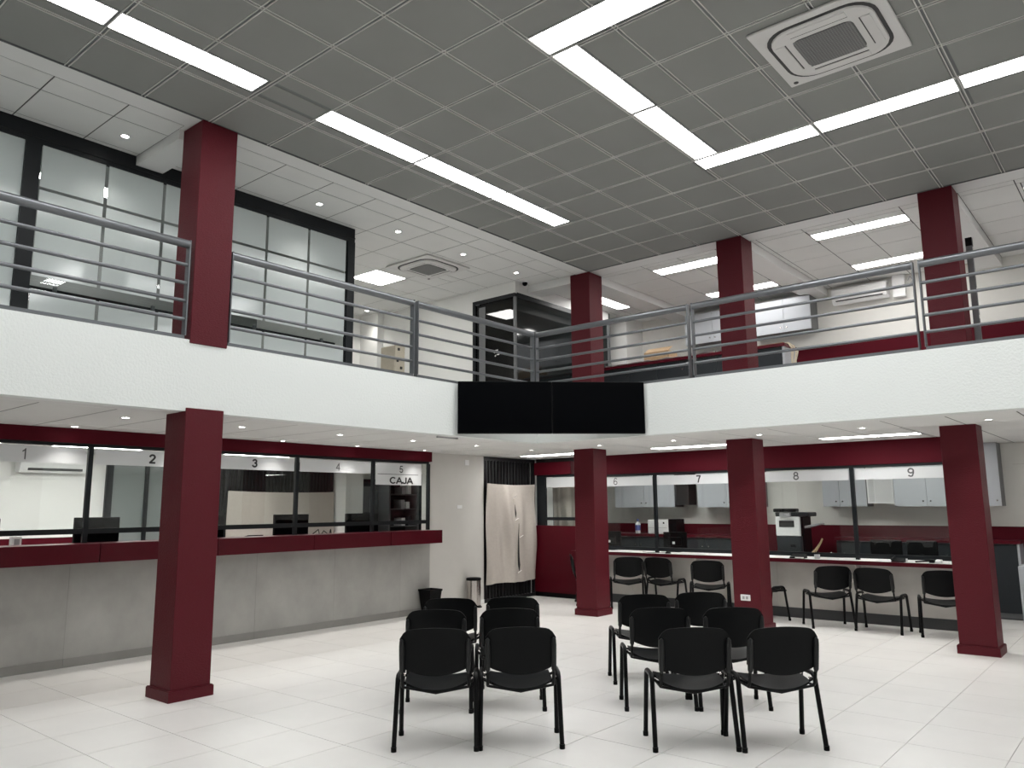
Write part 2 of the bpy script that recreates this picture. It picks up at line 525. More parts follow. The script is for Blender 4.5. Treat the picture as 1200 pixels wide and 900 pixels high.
# ------------------------------------------------------------------ metal ceiling over the hall
ce = struct('ceiling')
MB().box(0, X1, Y0, YC, ZC+0.001, ZC+0.1).build('metal_backing', M['cabside'], ce)
xs = [0.04+0.613*k for k in range(0, 15)]
ys = sorted([1.33-0.63*k for k in range(0, 20)])
L = []
def hl(label, *r): L.append((label, *r))
hl('first long ceiling light of the left row, cut by the top edge of the photo', 0.79, 1.05, -7.50, -6.265)
hl('second long ceiling light of the left row, near the front left column', 0.79, 1.05, -6.245, -5.015)
hl('third long ceiling light of the left row, after the gap, above the mezzanine edge', 0.79, 1.05, -4.355, -3.115)
hl('fourth long ceiling light of the left row, middle of the group of three', 0.79, 1.05, -3.100, -1.865)
hl('last long ceiling light of the left row, nearest the mezzanine corner', 0.79, 1.05, -1.850, -0.61)
hl('long ceiling light at the top of the angular figure, running out of the photo', 3.105, 4.325, -4.04, -3.755)
hl('ceiling light forming the upper half of the diagonal stroke', 3.105, 3.365, -3.735, -2.49)
hl('ceiling light forming the lower half of the diagonal stroke', 3.105, 3.365, -2.47, -1.205)
hl('ceiling light of the right row that touches the diagonal stroke', 3.085, 4.325, -1.185, -0.915)
hl('middle ceiling light of the right row, below the big air conditioning cassette', 4.345, 5.55, -1.20, -0.935)
hl('ceiling light of the right row at the right edge of the photo', 5.58, 6.78, -1.215, -0.95)
nvis = len(L)
hl('long ceiling light behind the camera', 4.345, 5.55, -4.04, -3.755)
hl('long ceiling light behind the camera', 0.79, 1.05, -8.75, -7.52)
hl('long ceiling light behind the camera', 5.58, 6.78, -4.04, -3.755)
hl('long ceiling light behind the camera', 3.105, 3.365, -8.12, -6.88)
hl('long ceiling light behind the camera', 3.105, 3.365, -6.86, -5.62)
hl('long ceiling light behind the camera', 5.58, 5.85, -8.12, -6.88)
hl('long ceiling light behind the camera', 5.58, 5.85, -6.86, -5.62)
hl('long ceiling light behind the camera', 7.42, 7.68, -6.86, -5.62)
hl('long ceiling light behind the camera', 7.42, 7.68, -4.3, -3.1)
hl('long ceiling light behind the camera', 7.42, 7.68, -2.47, -1.205)
holes = [l[1:] for l in L]
tiling(ce, [0.0]+xs[1:-1]+[X1], [Y0]+[y for y in ys if y > Y0+0.1][:-1]+[YC], holes, ZC, M['metalceil'], 0.019, 0.004, 0.007, 'ceiling_tile', 'far_ceiling_tiles')
# rail pair along every joint, groove between: light on tile lips as paler colour
def lip_bar(horizontal, c, a, b, holes):
    segs = [(a, b)]
    for (x0, x1, y0, y1) in holes:
        lo, hi, s0, s1 = (y0, y1, x0, x1) if horizontal else (x0, x1, y0, y1)
        if lo < c-0.0 < hi and abs(c-lo) > 0.03 and abs(c-hi) > 0.03:
            nx = []
            for (p, q) in segs:
                if s1 <= p or s0 >= q: nx.append((p, q)); continue
                if s0 > p: nx.append((p, s0))
                if s1 < q: nx.append((s1, q))
            segs = nx
    bm = MB()
    for (p, q) in segs:
        for o1, o2 in ((-0.0185, -0.0115), (0.0115, 0.0185)):
            if horizontal: bm.box(p, q, c+o1, c+o2, ZC-0.009, ZC+0.006)
            else: bm.box(c+o1, c+o2, p, q, ZC-0.009, ZC+0.006)
    return bm
for x in xs[1:-1]:
    lip_bar(False, x, Y0, YC, holes).build('lit_lip_rail', M['lip_frame'], ce)
for y in ys[1:-1]:
    if y > Y0: lip_bar(True, y, 0.0, X1, holes).build('lit_lip_rail', M['lip_frame'], ce)
for k, l in enumerate(L):
    lamp(l[0], *l[1:], ZC, group='ceiling panel lights' if k < nvis else 'unseen ceiling lights behind the camera')
# metal edge trim
MB().box(-0.012, 0.0, Y0, YC+0.012, ZC-0.010, ZC+0.006).box(0.0, X1, YC, YC+0.012, ZC-0.010, ZC+0.006).build('edge_trim', M['cabside'], ce)

# ------------------------------------------------------------------ mineral-tile ceilings over the mezzanine
cm = struct('ceiling_mezzanine')
MB().box(X0-0.2, -0.012, Y0, Y1+0.2, ZC-0.001, ZC+0.1).build('backing_left', M['mineralgrid'], cm)
MB().box(-0.012, X1, YC+0.012, Y1+0.2, ZC-0.001, ZC+0.1).build('backing_right', M['mineralgrid'], cm)
MB().box(-0.25, -0.012, Y0, YC+0.35, ZC-0.002, ZC+0.006).build('plasterboard_strip', M['strip'], cm)
MB().box(-0.25, X1, YC+0.012, 1.66, ZC-0.002, ZC+0.006).build('plasterboard_strip', M['strip'], cm)
up_l = [  # label, rect
 ('square ceiling light above the left mezzanine, beside the round grilled cassette', -3.02, -2.41, -0.90, -0.29),
]
ul = [
 ('upper mezzanine ceiling light just left of the column with the socket plate', 0.77, 1.96, 1.98, 2.28),
 ('upper mezzanine ceiling light just left of the furthest right column, front row', 3.21, 4.40, 1.98, 2.25),
 ('upper mezzanine ceiling light in the back row, half hidden by the socket plate column', 0.77, 1.96, 3.80, 4.08),
 ('upper mezzanine ceiling light in the back row, touching the handrail on the right', 3.21, 4.40, 3.78, 4.06),
 ('upper mezzanine ceiling light at the right edge of the photo', 5.66, 6.85, 1.98, 2.25),
 ('upper mezzanine ceiling light running away from the viewer beside the corner column', -0.93, -0.67, 2.48, 3.68),
]
hb = [(-0.36, 0.0, 1.66, 4.86), (2.14, 2.50, 1.66, 4.86), (4.685, 5.045, 1.66, 4.86)]
# left part: two tile fields split by the column beam
hx = [-6.0, -5.43, -4.82, -4.21, -3.60, -3.02, -2.41, -1.79, -1.18, -0.57, -0.25]
yl1 = [-10.6, -10.0, -9.30, -8.68, -8.07, -7.45, -6.84, -6.23, -5.61, -5.09]
yl2 = [-4.81, -4.57, -3.96, -3.345, -2.73, -2.11, -1.50, -0.88, -0.28, 0.34, 0.95, 1.335]
hc = [(-2.0, -1.38, -0.80, -0.18)]
tiling(cm, [-1.25, -1.18, -0.57, -0.25], yl1, [], ZC, M['mineral'], 0.0045, 0.002, 0.004, 'ceiling_tile', 'far_ceiling_tiles')
tiling(cm, hx, yl2, [u[1:] for u in up_l]+hc, ZC, M['mineral'], 0.0045, 0.002, 0.004, 'ceiling_tile', 'far_ceiling_tiles',
       flt=lambda a, b, c, d: b > -1.3 or c > -2.75)
tiling(cm, hx+[-0.012], [1.69, 2.41, 3.02, 3.63, 4.24, 4.86], [u[1:] for u in ul]+hb, ZC, M['mineral'], 0.0045, 0.002, 0.004, 'ceiling_tile', 'far_ceiling_tiles',
       flt=lambda a, b, c, d: a > -3.4)
rx = [-0.012, 0.75, 1.365, 1.97, 2.575, 3.20, 3.80, 4.405, 5.01, 5.612, 6.21, 6.82, 7.43, 8.04, 9.0]
tiling(cm, rx, [1.66, 1.80, 2.41, 3.02, 3.63, 4.24, 4.86], [u[1:] for u in ul]+hb, ZC, M['mineral'], 0.0045, 0.002, 0.004, 'ceiling_tile', 'far_ceiling_tiles')
for u in up_l+ul: lamp(u[0], *u[1:], ZC, low=True)
# plastered beams dropping below that ceiling
MB().box(-0.36, -0.25, -5.09, -4.81, ZC-0.002, ZC+0.006).build('plasterboard_strip', M['strip'], cm)
bmz = struct('trim_1')
MB().box(-1.25, -0.348, -5.09, -4.81, ZC-0.10, ZC+0.004).build('beam', M['strip'], bmz)
MB().box(-1.2, -0.348, YC, YC+0.36, ZC-0.13, ZC+0.004).build('beam', M['strip'], bmz)
MB().box(-0.36, 0.0, YC+0.362, YB, ZC-0.13, ZC+0.004).build('beam', M['strip'], bmz)
MB().box(2.14, 2.50, YC+0.362, YB, ZC-0.13, ZC+0.004).build('beam', M['strip'], bmz)
MB().box(4.685, 5.045, YC+0.362, YB, ZC-0.13, ZC+0.004).build('beam', M['strip'], bmz)

# ------------------------------------------------------------------ lower soffit
cs = struct('ceiling_lower')
MB().box(X0-0.2, -0.12, Y0, Y1+0.2, ZS-0.0005, ZS+0.02).build('backing_left', M['mineralgrid'], cs)
MB().box(-0.12, X1, 0.12, Y1+0.2, ZS-0.0005, ZS+0.02).build('backing_right', M['mineralgrid'], cs)
low = [
 ('lower soffit light between the socket plate column and the furthest right column', 3.12, 4.31, 2.0, 2.28),
 ('lower soffit light between the corner column and the socket plate column', 0.62, 1.84, 1.95, 2.25),
 ('lower soffit light above the beige cloth, left of the corner column', -1.95, -0.75, 1.95, 2.25),
]
low2 = [('ceiling light of the right office, unseen above the numbered windows', -1.0, 0.22, 3.35, 3.63), ('ceiling light of the right office, unseen above the numbered windows', 0.7, 1.9, 3.35, 3.63), ('ceiling light of the right office, unseen above the numbered windows', 3.12, 4.31, 3.35, 3.63),
        ('ceiling light of the right office, unseen above the numbered windows', 6.2, 7.4, 3.0, 3.28),
        ('ceiling light of the left office, unseen above the numbered windows', -4.9, -4.62, -6.2, -5.00),
        ('ceiling light of the left office, unseen above the numbered windows', -4.9, -4.62, -4.4, -3.20),
        ('ceiling light of the left office, unseen above the numbered windows', -4.9, -4.62, -1.9, -0.70),
        ('ceiling light of the left office, unseen above the numbered windows', -3.6, -3.32, -6.2, -5.00),
        ('ceiling light of the left office, unseen above the numbered windows', -3.6, -3.32, -4.4, -3.20),
        ('ceiling light of the left office, unseen above the numbered windows', -3.6, -3.32, -1.9, -0.70),
        ]
MB().box(-0.28, -0.12, Y0, 0.12, ZS-0.002, ZS+0.008).build('edge_strip', M['strip'], cs)
MB().box(-0.28, X1, 0.12, 0.28, ZS-0.002, ZS+0.008).build('edge_strip', M['strip'], cs)
lh = [l[1:] for l in low+low2]
ly = [-5.51+0.61*k for k in range(-9, 11)]
tiling(cs, [-6.0, -4.6, -3.4, XL, -1.85, -0.28], [y for y in ly if y < 0.2]+[0.28], lh, ZS, M['mineral'], 0.006, 0.002, 0.002, 'soffit_tile', 'office_soffit_tiles')
sx = [-6.0, -4.6, -3.4, XL, -1.76, -1.14, -0.53, 0.08, 0.69, 1.30, 1.91, 2.52, 3.13, 3.74, 4.34, 4.95, 5.56, 6.17, 6.78, 7.39, 9.0]
tiling(cs, sx, [0.28, 1.20, 2.42, 3.64, 4.86], lh, ZS, M['mineral'], 0.006, 0.002, 0.002, 'soffit_tile', 'office_soffit_tiles')
for l in low: lamp(l[0], *l[1:], ZS, low=True)
for l in low2: lamp(l[0], *l[1:], ZS, low=True, group='office ceiling lights')
# small gate track stub on the soffit left of the televisions
o = MB().box(-0.20, -0.17, -1.75, -1.40, ZS-0.02, ZS).build('cable_duct', M['greyplastic'])
tag(o, 'thin grey cable duct on the soffit under the left end of the televisions', 'duct')

# ------------------------------------------------------------------ downlights
def downlight_proto():
    t = thing('downlight', '', 'light')
    MB().lathe(0, 0, [(0.034, -0.003), (0.050, -0.006), (0.054, 0.0), (0.034, 0.001)], 18, cap=False).build('ring', M['whiteplastic'], t)
    MB().lathe(0, 0, [(0.033, -0.0015), (0.033, 0.001)], 14).build('bulb', M['spot'], t)
    ld = D.lights.new('spot_beam', 'SPOT'); ld.energy = SPOT_W; ld.spot_size = math.radians(104); ld.spot_blend = 1.0; ld.shadow_soft_size = 0.035; ld.color = (1, 0.97, 0.92)
    lo = D.objects.new('spot_beam', ld); C.objects.link(lo); lo.parent = t; lo.location = (0, 0, -0.012)
    return t
ordn = ['first', 'second', 'third', 'fourth', 'fifth', 'sixth']
DL = []
for k, y in enumerate([-5.178, -3.95, -2.68, -1.48, -0.19]):
    DL.append(((-2.05, y, ZS-0.002), f'{ordn[k]} downlight from the left in the soffit row right above the numbered left windows'))
for k, y in enumerate([-5.18, -3.97, -2.69, -1.52, -0.30, 0.95]):
    DL.append(((-0.87, y, ZS-0.002), f'{ordn[k]} downlight from the left in the left soffit row nearer the white parapet'))
for k, x in enumerate([0.395, 1.58, 2.77, 3.98, 5.23]):
    DL.append(((x, 0.93, ZS-0.002), f'{ordn[k]} downlight from the mezzanine corner in the soffit row behind the right parapet'))
for k, y in enumerate([-5.365, -3.07, -1.81, -0.56, 0.644]):
    DL.append(((-0.89, y, ZC-0.004), f'{ordn[k]} downlight from the left in the white ceiling above the left mezzanine'))
DL.append(((-4.49, 0.63, ZC-0.004), 'downlight deep in the left mezzanine, near the far white wall'))
p0 = downlight_proto()
for k, (loc, lab) in enumerate(DL):
    d = p0 if k == 0 else copy_tree(p0)
    d.location = loc
    tag(d, lab, 'light', 'small round downlights')
    if k > 0: pass

# ------------------------------------------------------------------ cassette air conditioners
def cassette(label, cx, cy, z, w, grp):
    t = thing('ceiling_cassette', label, 'air conditioner', (cx, cy, z), 0, grp)
    h = w/2
    b = MB().rbox(cx-h, cx+h, cy-h, cy+h, z-0.032, z-0.010, 0.008, 2)
    b.build('panel', M['cassette'], t)
    # raised round-cornered centre
    def ring(r, rad, zz, n=6):
        pts = []
        for (sx, sy, a0) in ((1, 1, 0), (-1, 1, 90), (-1, -1, 180), (1, -1, 270)):
            for k in range(n+1):
                a = math.radians(a0+90*k/n)
                pts.append((cx+sx*(r-rad)+rad*math.cos(a), cy+sy*(r-rad)+rad*math.sin(a), zz))
        return pts
    def loft(rs):
        b = MB(); n = len(rs[0]); vs = [p for r in rs for p in r]
        fs = [(i*n+k, i*n+(k+1) % n, (i+1)*n+(k+1) % n, (i+1)*n+k) for i in range(len(rs)-1) for k in range(n)]
        b._add(vs, fs, False); b._add(rs[-1], [tuple(range(n))[::-1]]); return b
    loft([ring(h*0.85, h*0.43, z-0.031), ring(h*0.85, h*0.43, z-0.036)]).build('shadow_slot', M['darkplastic'], t)
    loft([ring(h*0.795, h*0.40, z-0.034), ring(h*0.785, h*0.39, z-0.048), ring(h*0.70, h*0.32, z-0.052)]).build('centre_panel', M['cassette'], t)
    g = loft([ring(h*0.47, h*0.13, z-0.050), ring(h*0.465, h*0.13, z-0.055)]).build('intake', M['grille'], t)
    gb = MB(); n = 22; e = h*0.45
    for k in range(n):
        u = -e+2*e*(k+0.5)/n
        gb.box(cx+u-0.0035, cx+u+0.0035, cy-e, cy+e, z-0.0585, z-0.055)
        gb.box(cx-e, cx+e, cy+u-0.0035, cy+u+0.0035, z-0.0590, z-0.0555)
    gg = gb.build('grille', M['grillebar'], g); gg['kind'] = 'stuff'
    for (sx, sy) in ((1, 0), (-1, 0), (0, 1), (0, -1)):
        q, l = h*0.66, h*0.44
        if sx: bb = (cx+sx*q-h*0.07, cx+sx*q+h*0.07, cy-l, cy+l)
        else: bb = (cx-l, cx+l, cy+sy*q-h*0.07, cy+sy*q+h*0.07)
        MB().box(*bb, z-0.057, z-0.046).build('air_vane', M['cassette'], t)
        if sx: dd = (cx+sx*(q-h*0.085)-0.004, cx+sx*(q-h*0.085)+0.004, cy-l, cy+l)
        else: dd = (cx-l, cx+l, cy+sy*(q-h*0.085)-0.004, cy+sy*(q-h*0.085)+0.004)
        MB().box(*dd, z-0.054, z-0.046).build('vane_slot', M['darkplastic'], t)
    MB().lathe(cx-h*0.87, cy+h*0.87, [(0.02, z-0.036), (0.02, z-0.031)], 14).build('sensor', M['darkplastic'], t)
    return t
cassette('large white ceiling cassette air conditioner with a square grille in the grey metal ceiling', 4.92, -2.49, ZC, 0.965, 'ceiling cassettes')
cassette('white ceiling cassette air conditioner in the white tiled ceiling of the left mezzanine', -1.69, -0.49, ZC, 0.90, 'ceiling cassettes')
o = MB().lathe(-1.1, 1.12, [(0.045, ZC), (0.05, ZC-0.02), (0.04, ZC-0.055), (0.018, ZC-0.075), (0.002, ZC-0.08)], 18)
t = thing('dome_camera', 'small black dome camera on the white ceiling near the dark glass office', 'camera', (-1.1, 1.12, ZC))
MB().lathe(-1.1, 1.12, [(0.052, ZC-0.018), (0.055, ZC)], 18).build('base', M['whiteplastic'], t)
MB().lathe(-1.1, 1.12, [(0.043, ZC-0.018), (0.042, ZC-0.045), (0.028, ZC-0.066), (0.008, ZC-0.074)], 18).build('dome', M['screen'], t)

# ------------------------------------------------------------------ railings
def railing(label, axis, a0, a1, c, posts, hidden=(), ends=(True, True)):
    """axis 'y': runs along y at x=c; axis 'x': runs along x at y=c"""
    def P(s, d, z): return (c+d, s, z) if axis == 'y' else (s, c-d, z)
    t = thing('railing', label, 'railing', P((a0+a1)/2, 0, ZT), 0, 'grey tube railings')
    MB().tube([P(a0, 0, 3.985), P(a1, 0, 3.985)], 0.038, 16).build('handrail', M['steel'], t)
    for z in (3.79, 3.62, 3.455, 3.285):
        MB().tube([P(a0, 0, z), P(a1, 0, z)], 0.0165, 10).build('rail_bar', M['steel'], t)
    q = MB()
    lo, hi = P(a0, -0.045, ZT), P(a1, 0.018, ZT+0.035)
    q.box(lo[0], hi[0], lo[1], hi[1], ZT, ZT+0.035)
    q.build('base_rail', M['steelflat'], t)
    for s in posts:
        lo, hi = P(s-0.006, -0.035, 0), P(s+0.006, 0.035, 0)
        MB().box(lo[0], hi[0], lo[1], hi[1], ZT+0.035, 4.02).build('post', M['steelflat'], t)
    return t
RX = -0.035
railing('long grey tube railing on the left mezzanine edge, left of the front column', 'y', Y0, -5.085, RX, [-5.085, -7.45, -9.8])
railing('grey tube railing on the left mezzanine edge just right of the front column', 'y', -4.665, -2.315, RX, [-4.66, -2.32])
railing('grey tube railing on the left mezzanine edge running up to the corner', 'y', -2.255, -0.045, RX, [-2.255, -0.05])
railing('grey tube railing on the right mezzanine edge starting at the corner', 'x', -0.02, 2.325, 0.035, [-0.02, 2.325])
railing('grey tube railing in the middle of the right mezzanine edge', 'x', 2.385, 4.835, 0.035, [2.385, 4.835])
railing('grey tube railing on the right mezzanine edge leaving the photo on the right', 'x', 4.895, X1, 0.035, [4.895, 7.3])

# ------------------------------------------------------------------ televisions across the corner
A = Vector((0.05, -1.640, 0)); B = Vector((1.700, -0.015, 0))
dv = (B-A).normalized(); nv = Vector((dv.y, -dv.x, 0))
tw = (B-A).length/2
ang = math.atan2(dv.y, dv.x)
for k, lab in enumerate(['black flat television across the mezzanine corner, left one of the pair', 'black flat television across the mezzanine corner, right one of the pair']):
    c = A+dv*(tw*(k+0.5))+nv*0.02
    t = thing('television', lab, 'television', (c.x, c.y, 2.795), ang, 'pair of televisions')
    hw, hh = tw/2-0.001, 0.322
    def b(n, m, *bx):
        me = MB().box(*bx) if n != 'housing' else MB().rbox(*bx, 0.008, 2)
        o = D.objects.new(n, me.mesh(n, M[m])); C.objects.link(o); o.parent = t; return o
    b('housing', 'black', -hw, hw, -0.012, 0.035, -hh, hh)
    b('screen', 'screen', -hw+0.010, hw-0.010, -0.0135, -0.011, -hh+0.016, hh-0.010)
    b('wall_bracket', 'frame', -0.2, 0.2, 0.035, 0.07, -0.15, 0.15)
    b('bracket_arm', 'frame', -0.03, 0.03, 0.07, 0.45, -0.03, 0.03)

# ------------------------------------------------------------------ upper left frosted partition
XG = -1.25
wg = struct('window_1')
gy0, gy1 = Y0, -2.24
MB().box(XG-0.05, XG, gy0, gy1, 5.03, ZC).build('header', M['frame'], wg)
MB().box(XG, XG+0.012, gy0, gy1, 5.075, 5.09).build('header_lip', M['frame'], wg)
MB().box(XG-0.05, XG+0.01, -6.10, -5.965, ZU, 5.03).build('mullion', M['frame'], wg)
MB().box(XG-0.05, XG+0.01, gy1-0.11, gy1, ZU, 5.03).build('end_post', M['frame'], wg)
MB().box(XG-0.05, XG, gy0, gy1, ZU, ZU+0.08).build('sill', M['frame'], wg)
vy = [-5.965, -5.355, -4.767, -4.15, -3.52, -2.935, -2.35]
zz = [ZU+0.08, 3.60, 3.78, 4.585, 4.615, 5.03]
# clear pane with frosting squares in front of it
MB().box(XG-0.03, XG-0.022, gy0, -6.10, ZU+0.08, 5.03).build('pane', M['glass'], wg)
MB().box(XG-0.0215, XG-0.018, gy0, -6.10, ZU+0.08, 5.03).build('frosting', M['frost'], wg)
MB().box(XG-0.03, XG-0.022, -5.965, -2.35, ZU+0.08, 5.03).build('pane', M['glass'], wg)
for a, b in zip(vy[:-1], vy[1:]):
    for z0, z1 in ((zz[0], 3.625), (3.755, 4.587), (4.617, 5.03)):
        MB().box(XG-0.0215, XG-0.018, a+0.017, b-0.017, z0, z1).build('frosting', M['frost'], wg)
# added dark bar for the dark view through the clear band; clips for reflections
t = thing('band_dark_bar', 'added dark bar standing for the dark view through the clear band of the frosted glass', 'bar', (XG-0.2, -4.1, 3.69))
MB().box(XG-0.24, XG-0.20, -5.95, -2.36, 3.645, 3.70).build('bar', M['frame'], t)
for yy in (-5.7, -4.75, -3.9, -3.55, -2.6):
    MB().box(XG-0.20, XG-0.17, yy, yy+0.03, 3.63, 3.72).build('glint_clip', M['steelflat'], t)
# room behind
wall('wall_left', (-3.4, -3.3, Y0, -2.30, ZU, ZC), 'midgrey')
wall('wall_left_return', (-3.3, XG-0.05, -2.36, -2.26, ZU, ZC), 'white')
MB().box(-3.3, XG-0.06, Y0, -2.36, ZU, ZU+0.01).build('office_carpet', M['cabside'], sl)
MB().box(-3.3, XG-0.05, Y0, -2.36, ZC-0.002, ZC+0.005).build('office_ceiling', M['strip'], cm)
for k, (a, b) in enumerate([(-8.2, -7.0), (-5.6, -4.4)]):
    lamp('ceiling light of the office behind the frosted glass', -2.6, -2.3, a, b, ZC-0.004, low=True, group='lights behind the frosted glass')

# ------------------------------------------------------------------ mezzanine far end, dark glass office
we = struct('wall_mezzanine_end')
MB().box(-6.0, -2.128, 1.0, 1.1, ZU, ZC).build('end_wall', M['white'], we)
MB().box(-2.128, -1.2, 1.0, 1.1, 5.025, ZC).build('wall_over_glass', M['white'], we)
MB().box(-1.3, -1.2, 1.1, 3.75, 5.04, ZC).build('wall_over_glass', M['strip'], we)
MB().box(-5.05, -4.95, -2.26, 1.0, ZU, ZC).build('far_wall', M['white'], we)
MB().box(-4.95, -4.45, 0.86, 1.0, ZU, ZC).build('pilaster', M['white'], we)
MB().box(-5.05, -3.3, -2.36, -2.26, ZU, ZC).build('side_wall', M['white'], we)
wd = struct('window_2')
z1 = 5.025
MB().box(-2.128, -2.075, 0.975, 1.03, ZU, z1).build('frame_post', M['frame'], wd)
MB().box(-1.235, -1.195, 0.98, 1.02, ZU, z1-0.06).build('corner_post', M['cabside'], wd)
MB().box(-2.075, -1.2, 0.975, 1.03, z1-0.06, z1).build('frame_head', M['frame'], wd)
MB().box(-1.24, -1.195, 1.03, 3.75, z1-0.06, z1+0.015).build('frame_head', M['frame'], wd)
MB().box(-1.24, -1.195, 3.70, 3.75, ZU, z1).build('frame_post', M['cabside'], wd)
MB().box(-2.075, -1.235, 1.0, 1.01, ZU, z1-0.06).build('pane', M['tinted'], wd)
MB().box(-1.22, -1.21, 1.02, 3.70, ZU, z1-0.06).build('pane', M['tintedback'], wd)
MB().box(-2.0, -1.86, 0.997, 1.0, ZU, z1-0.12).build('door_leaf_edge', M['cabside'], wd)
lg = MB()
for (x, z, a, b_) in ((-1.62, 4.13, 0.09, 0.02), (-1.60, 4.09, 0.05, 0.03), (-1.66, 4.10, 0.03, 0.03), (-1.585, 4.055, 0.07, 0.018), (-1.64, 4.04, 0.03, 0.03)):
    lg.prism([(x-a/2, z), (x, z+b_/2), (x+a/2, z+b_/3), (x+a/3, z-b_/2), (x-a/3, z-b_/3)], 'y', 0.996, 0.999)
lg.build('white_emblem', M['marking'], wd)
MB().box(-2.05, -1.98, 0.972, 0.99, 4.95, 4.965).build('door_closer', M['steelflat'], wd)
# interior of that office (dim)
di = struct('wall_dark_office')
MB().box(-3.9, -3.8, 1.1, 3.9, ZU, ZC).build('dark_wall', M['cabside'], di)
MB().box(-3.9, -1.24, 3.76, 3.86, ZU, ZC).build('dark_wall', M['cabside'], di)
t = thing('white_desk', 'white desk top seen low behind the dark glass office', 'desk', (-2.0, 2.2, ZU))
MB().box(-2.6, -1.5, 1.3, 3.0, 3.62, 3.66).build('desk_top', M['desktop'], t)
for (a, b_) in ((-2.55, 1.35), (-1.6, 1.35), (-2.55, 2.9), (-1.6, 2.9)):
    MB().box(a, a+0.05, b_, b_+0.05, ZU, 3.62).build('leg', M['steelflat'], t)
# white pillar and jambs on the right part
MB().box(-1.75, -1.12, 4.26, YB, ZU, ZC).build('pillar', M['white'], wb)
# tan board at the left
t = thing('floor_cabinet', 'tan plastic cabinet with dark round knobs behind the left railing', 'cabinet', (-1.95, -0.95, ZU))
MB().rbox(-2.1, -1.78, -1.05, -0.85, ZU, 3.93, 0.02, 2).build('body', M['tan'], t)
for (y, z) in ((-0.98, 3.87), (-0.93, 3.60), (-1.0, 3.70)):
    MB().rbox(-1.785, -1.765, y-0.02, y+0.02, z-0.02, z+0.02, 0.006, 1).build('knob', M['darkplastic'], t)
o = MB().rbox(-2.44, -2.36, 0.988, 1.0, 3.63, 3.71, 0.003, 1).build('light_switch', M['whiteplastic']); tag(o, 'white light switch on the far mezzanine wall beside the dark glass door', 'switch')

# ------------------------------------------------------------------ upper right furniture
def wall_cabinet(label, x0, x1, z0, z1, splits, yf=4.5, niche=False, grp='grey wall cabinets'):
    t = thing('wall_cabinet', label, 'cabinet', ((x0+x1)/2, yf, z0), 0, grp)
    b = MB()
    b.box(x0, x0+0.018, yf+0.02, YB-0.008, z0, z1).box(x1-0.018, x1, yf+0.02, YB-0.008, z0, z1)
    b.box(x0+0.018, x1-0.018, yf+0.02, YB-0.008, z0, z0+0.018).box(x0+0.018, x1-0.018, yf+0.02, YB-0.008, z1-0.018, z1)
    b.box(x0+0.018, x1-0.018, YB-0.02, YB-0.008, z0+0.018, z1-0.018)
    b.build('body', M['cabside'] if not niche else M['whiteplastic'], t)
    if niche: return t
    ed = [x0]+splits+[x1]
    for k, (a, b_) in enumerate(zip(ed[:-1], ed[1:])):
        d = MB().box(a+0.003, b_-0.003, yf, yf+0.018, z0+0.002, z1-0.002).build('door', M['cab'], t)
        kx = b_-0.05 if k % 2 == 0 else a+0.05
        MB().tube([(kx, yf, z0+0.08), (kx, yf-0.022, z0+0.08)], 0.011, 10).build('lock', M['chrome'], d)
    return t
wall_cabinet('grey wall cabinet on the upper mezzanine seen left of the socket plate column', 0.0, 1.08, 4.52, ZC-0.14, [0.54])
wall_cabinet('two-door grey wall cabinet on the upper mezzanine right of the socket plate column', 1.25, 2.31, 4.50, ZC-0.14, [1.85])
def split_ac(label, axis, x0, x1, y0, y1, z0, z1, grp='split air conditioners'):
    t = thing('split_air_conditioner', label, 'air conditioner', ((x0+x1)/2, (y0+y1)/2, z0), 0, grp)
    if axis == 'y':   # faces -y, mounted at y1
        prof = [(y1, z0+0.02), (y0+0.07, z0), (y0+0.02, z0+0.04), (y0, z0+0.12), (y0, z1-0.03), (y0+0.03, z1), (y1, z1)]
        MB().prism(prof, 'x', x0, x1).build('body', M['whiteplastic'], t)
        MB().box(x0+0.06, x1-0.06, y0+0.002, y0+0.03, z0+0.045, z0+0.06).build('louvre_gap', M['darkplastic'], t)
        MB().box(x0+0.04, x1-0.04, y0-0.006, y0, z0+0.12, z1-0.05).build('front_cover', M['whiteplastic'], t)
    else:             # faces +x, mounted at x0
        prof = [(x0, z0+0.02), (x1-0.07, z0), (x1-0.02, z0+0.04), (x1, z0+0.12), (x1, z1-0.03), (x1-0.03, z1), (x0, z1)]
        MB().prism(prof, 'y', y0, y1).build('body', M['whiteplastic'], t)
        MB().box(x1-0.045, x1-0.008, y0+0.1, y1-0.06, z0+0.03, z0+0.065).build('louvre_gap', M['darkplastic'], t)
        MB().box(x1, x1+0.006, y0+0.04, y1-0.04, z0+0.12, z1-0.04).build('front_cover', M['whiteplastic'], t)
    return t
split_ac('white split air conditioner high on the upper right back wall', 'y', 2.62, 3.47, 4.66, YB-0.008, 4.87, 5.14)
t = thing('pipe_box', 'white pipe casing beside the upper split air conditioner', 'box', (3.62, 4.8, 4.9))
MB().box(3.54, 3.72, 4.76, YB-0.008, 4.86, 5.215).build('casing', M['whiteplastic'], t)
MB().tube([(3.76, 4.80, 5.1), (3.80, 4.78, 5.16), (3.84, 4.80, 5.1), (3.80, 4.81, 5.05)], 0.01, 8).build('cable_loop', M['greyplastic'], t)
t = thing('electrical_mast', 'slim dark grey post with a black box on top behind the furthest right column', 'post', (5.09, 1.86, ZU))
MB().box(5.052, 5.115, 1.82, 1.88, ZU, 4.60).build('post', M['cabside'], t)
MB().box(5.052, 5.12, 1.81, 1.88, 4.60, 4.70).build('top_box', M['black'], t)
MB().box(5.115, 5.118, 1.83, 1.87, 4.05, 4.09).box(5.115, 5.118, 1.83, 1.87, 3.72, 3.76).build('label_plate', M['marking'], t)

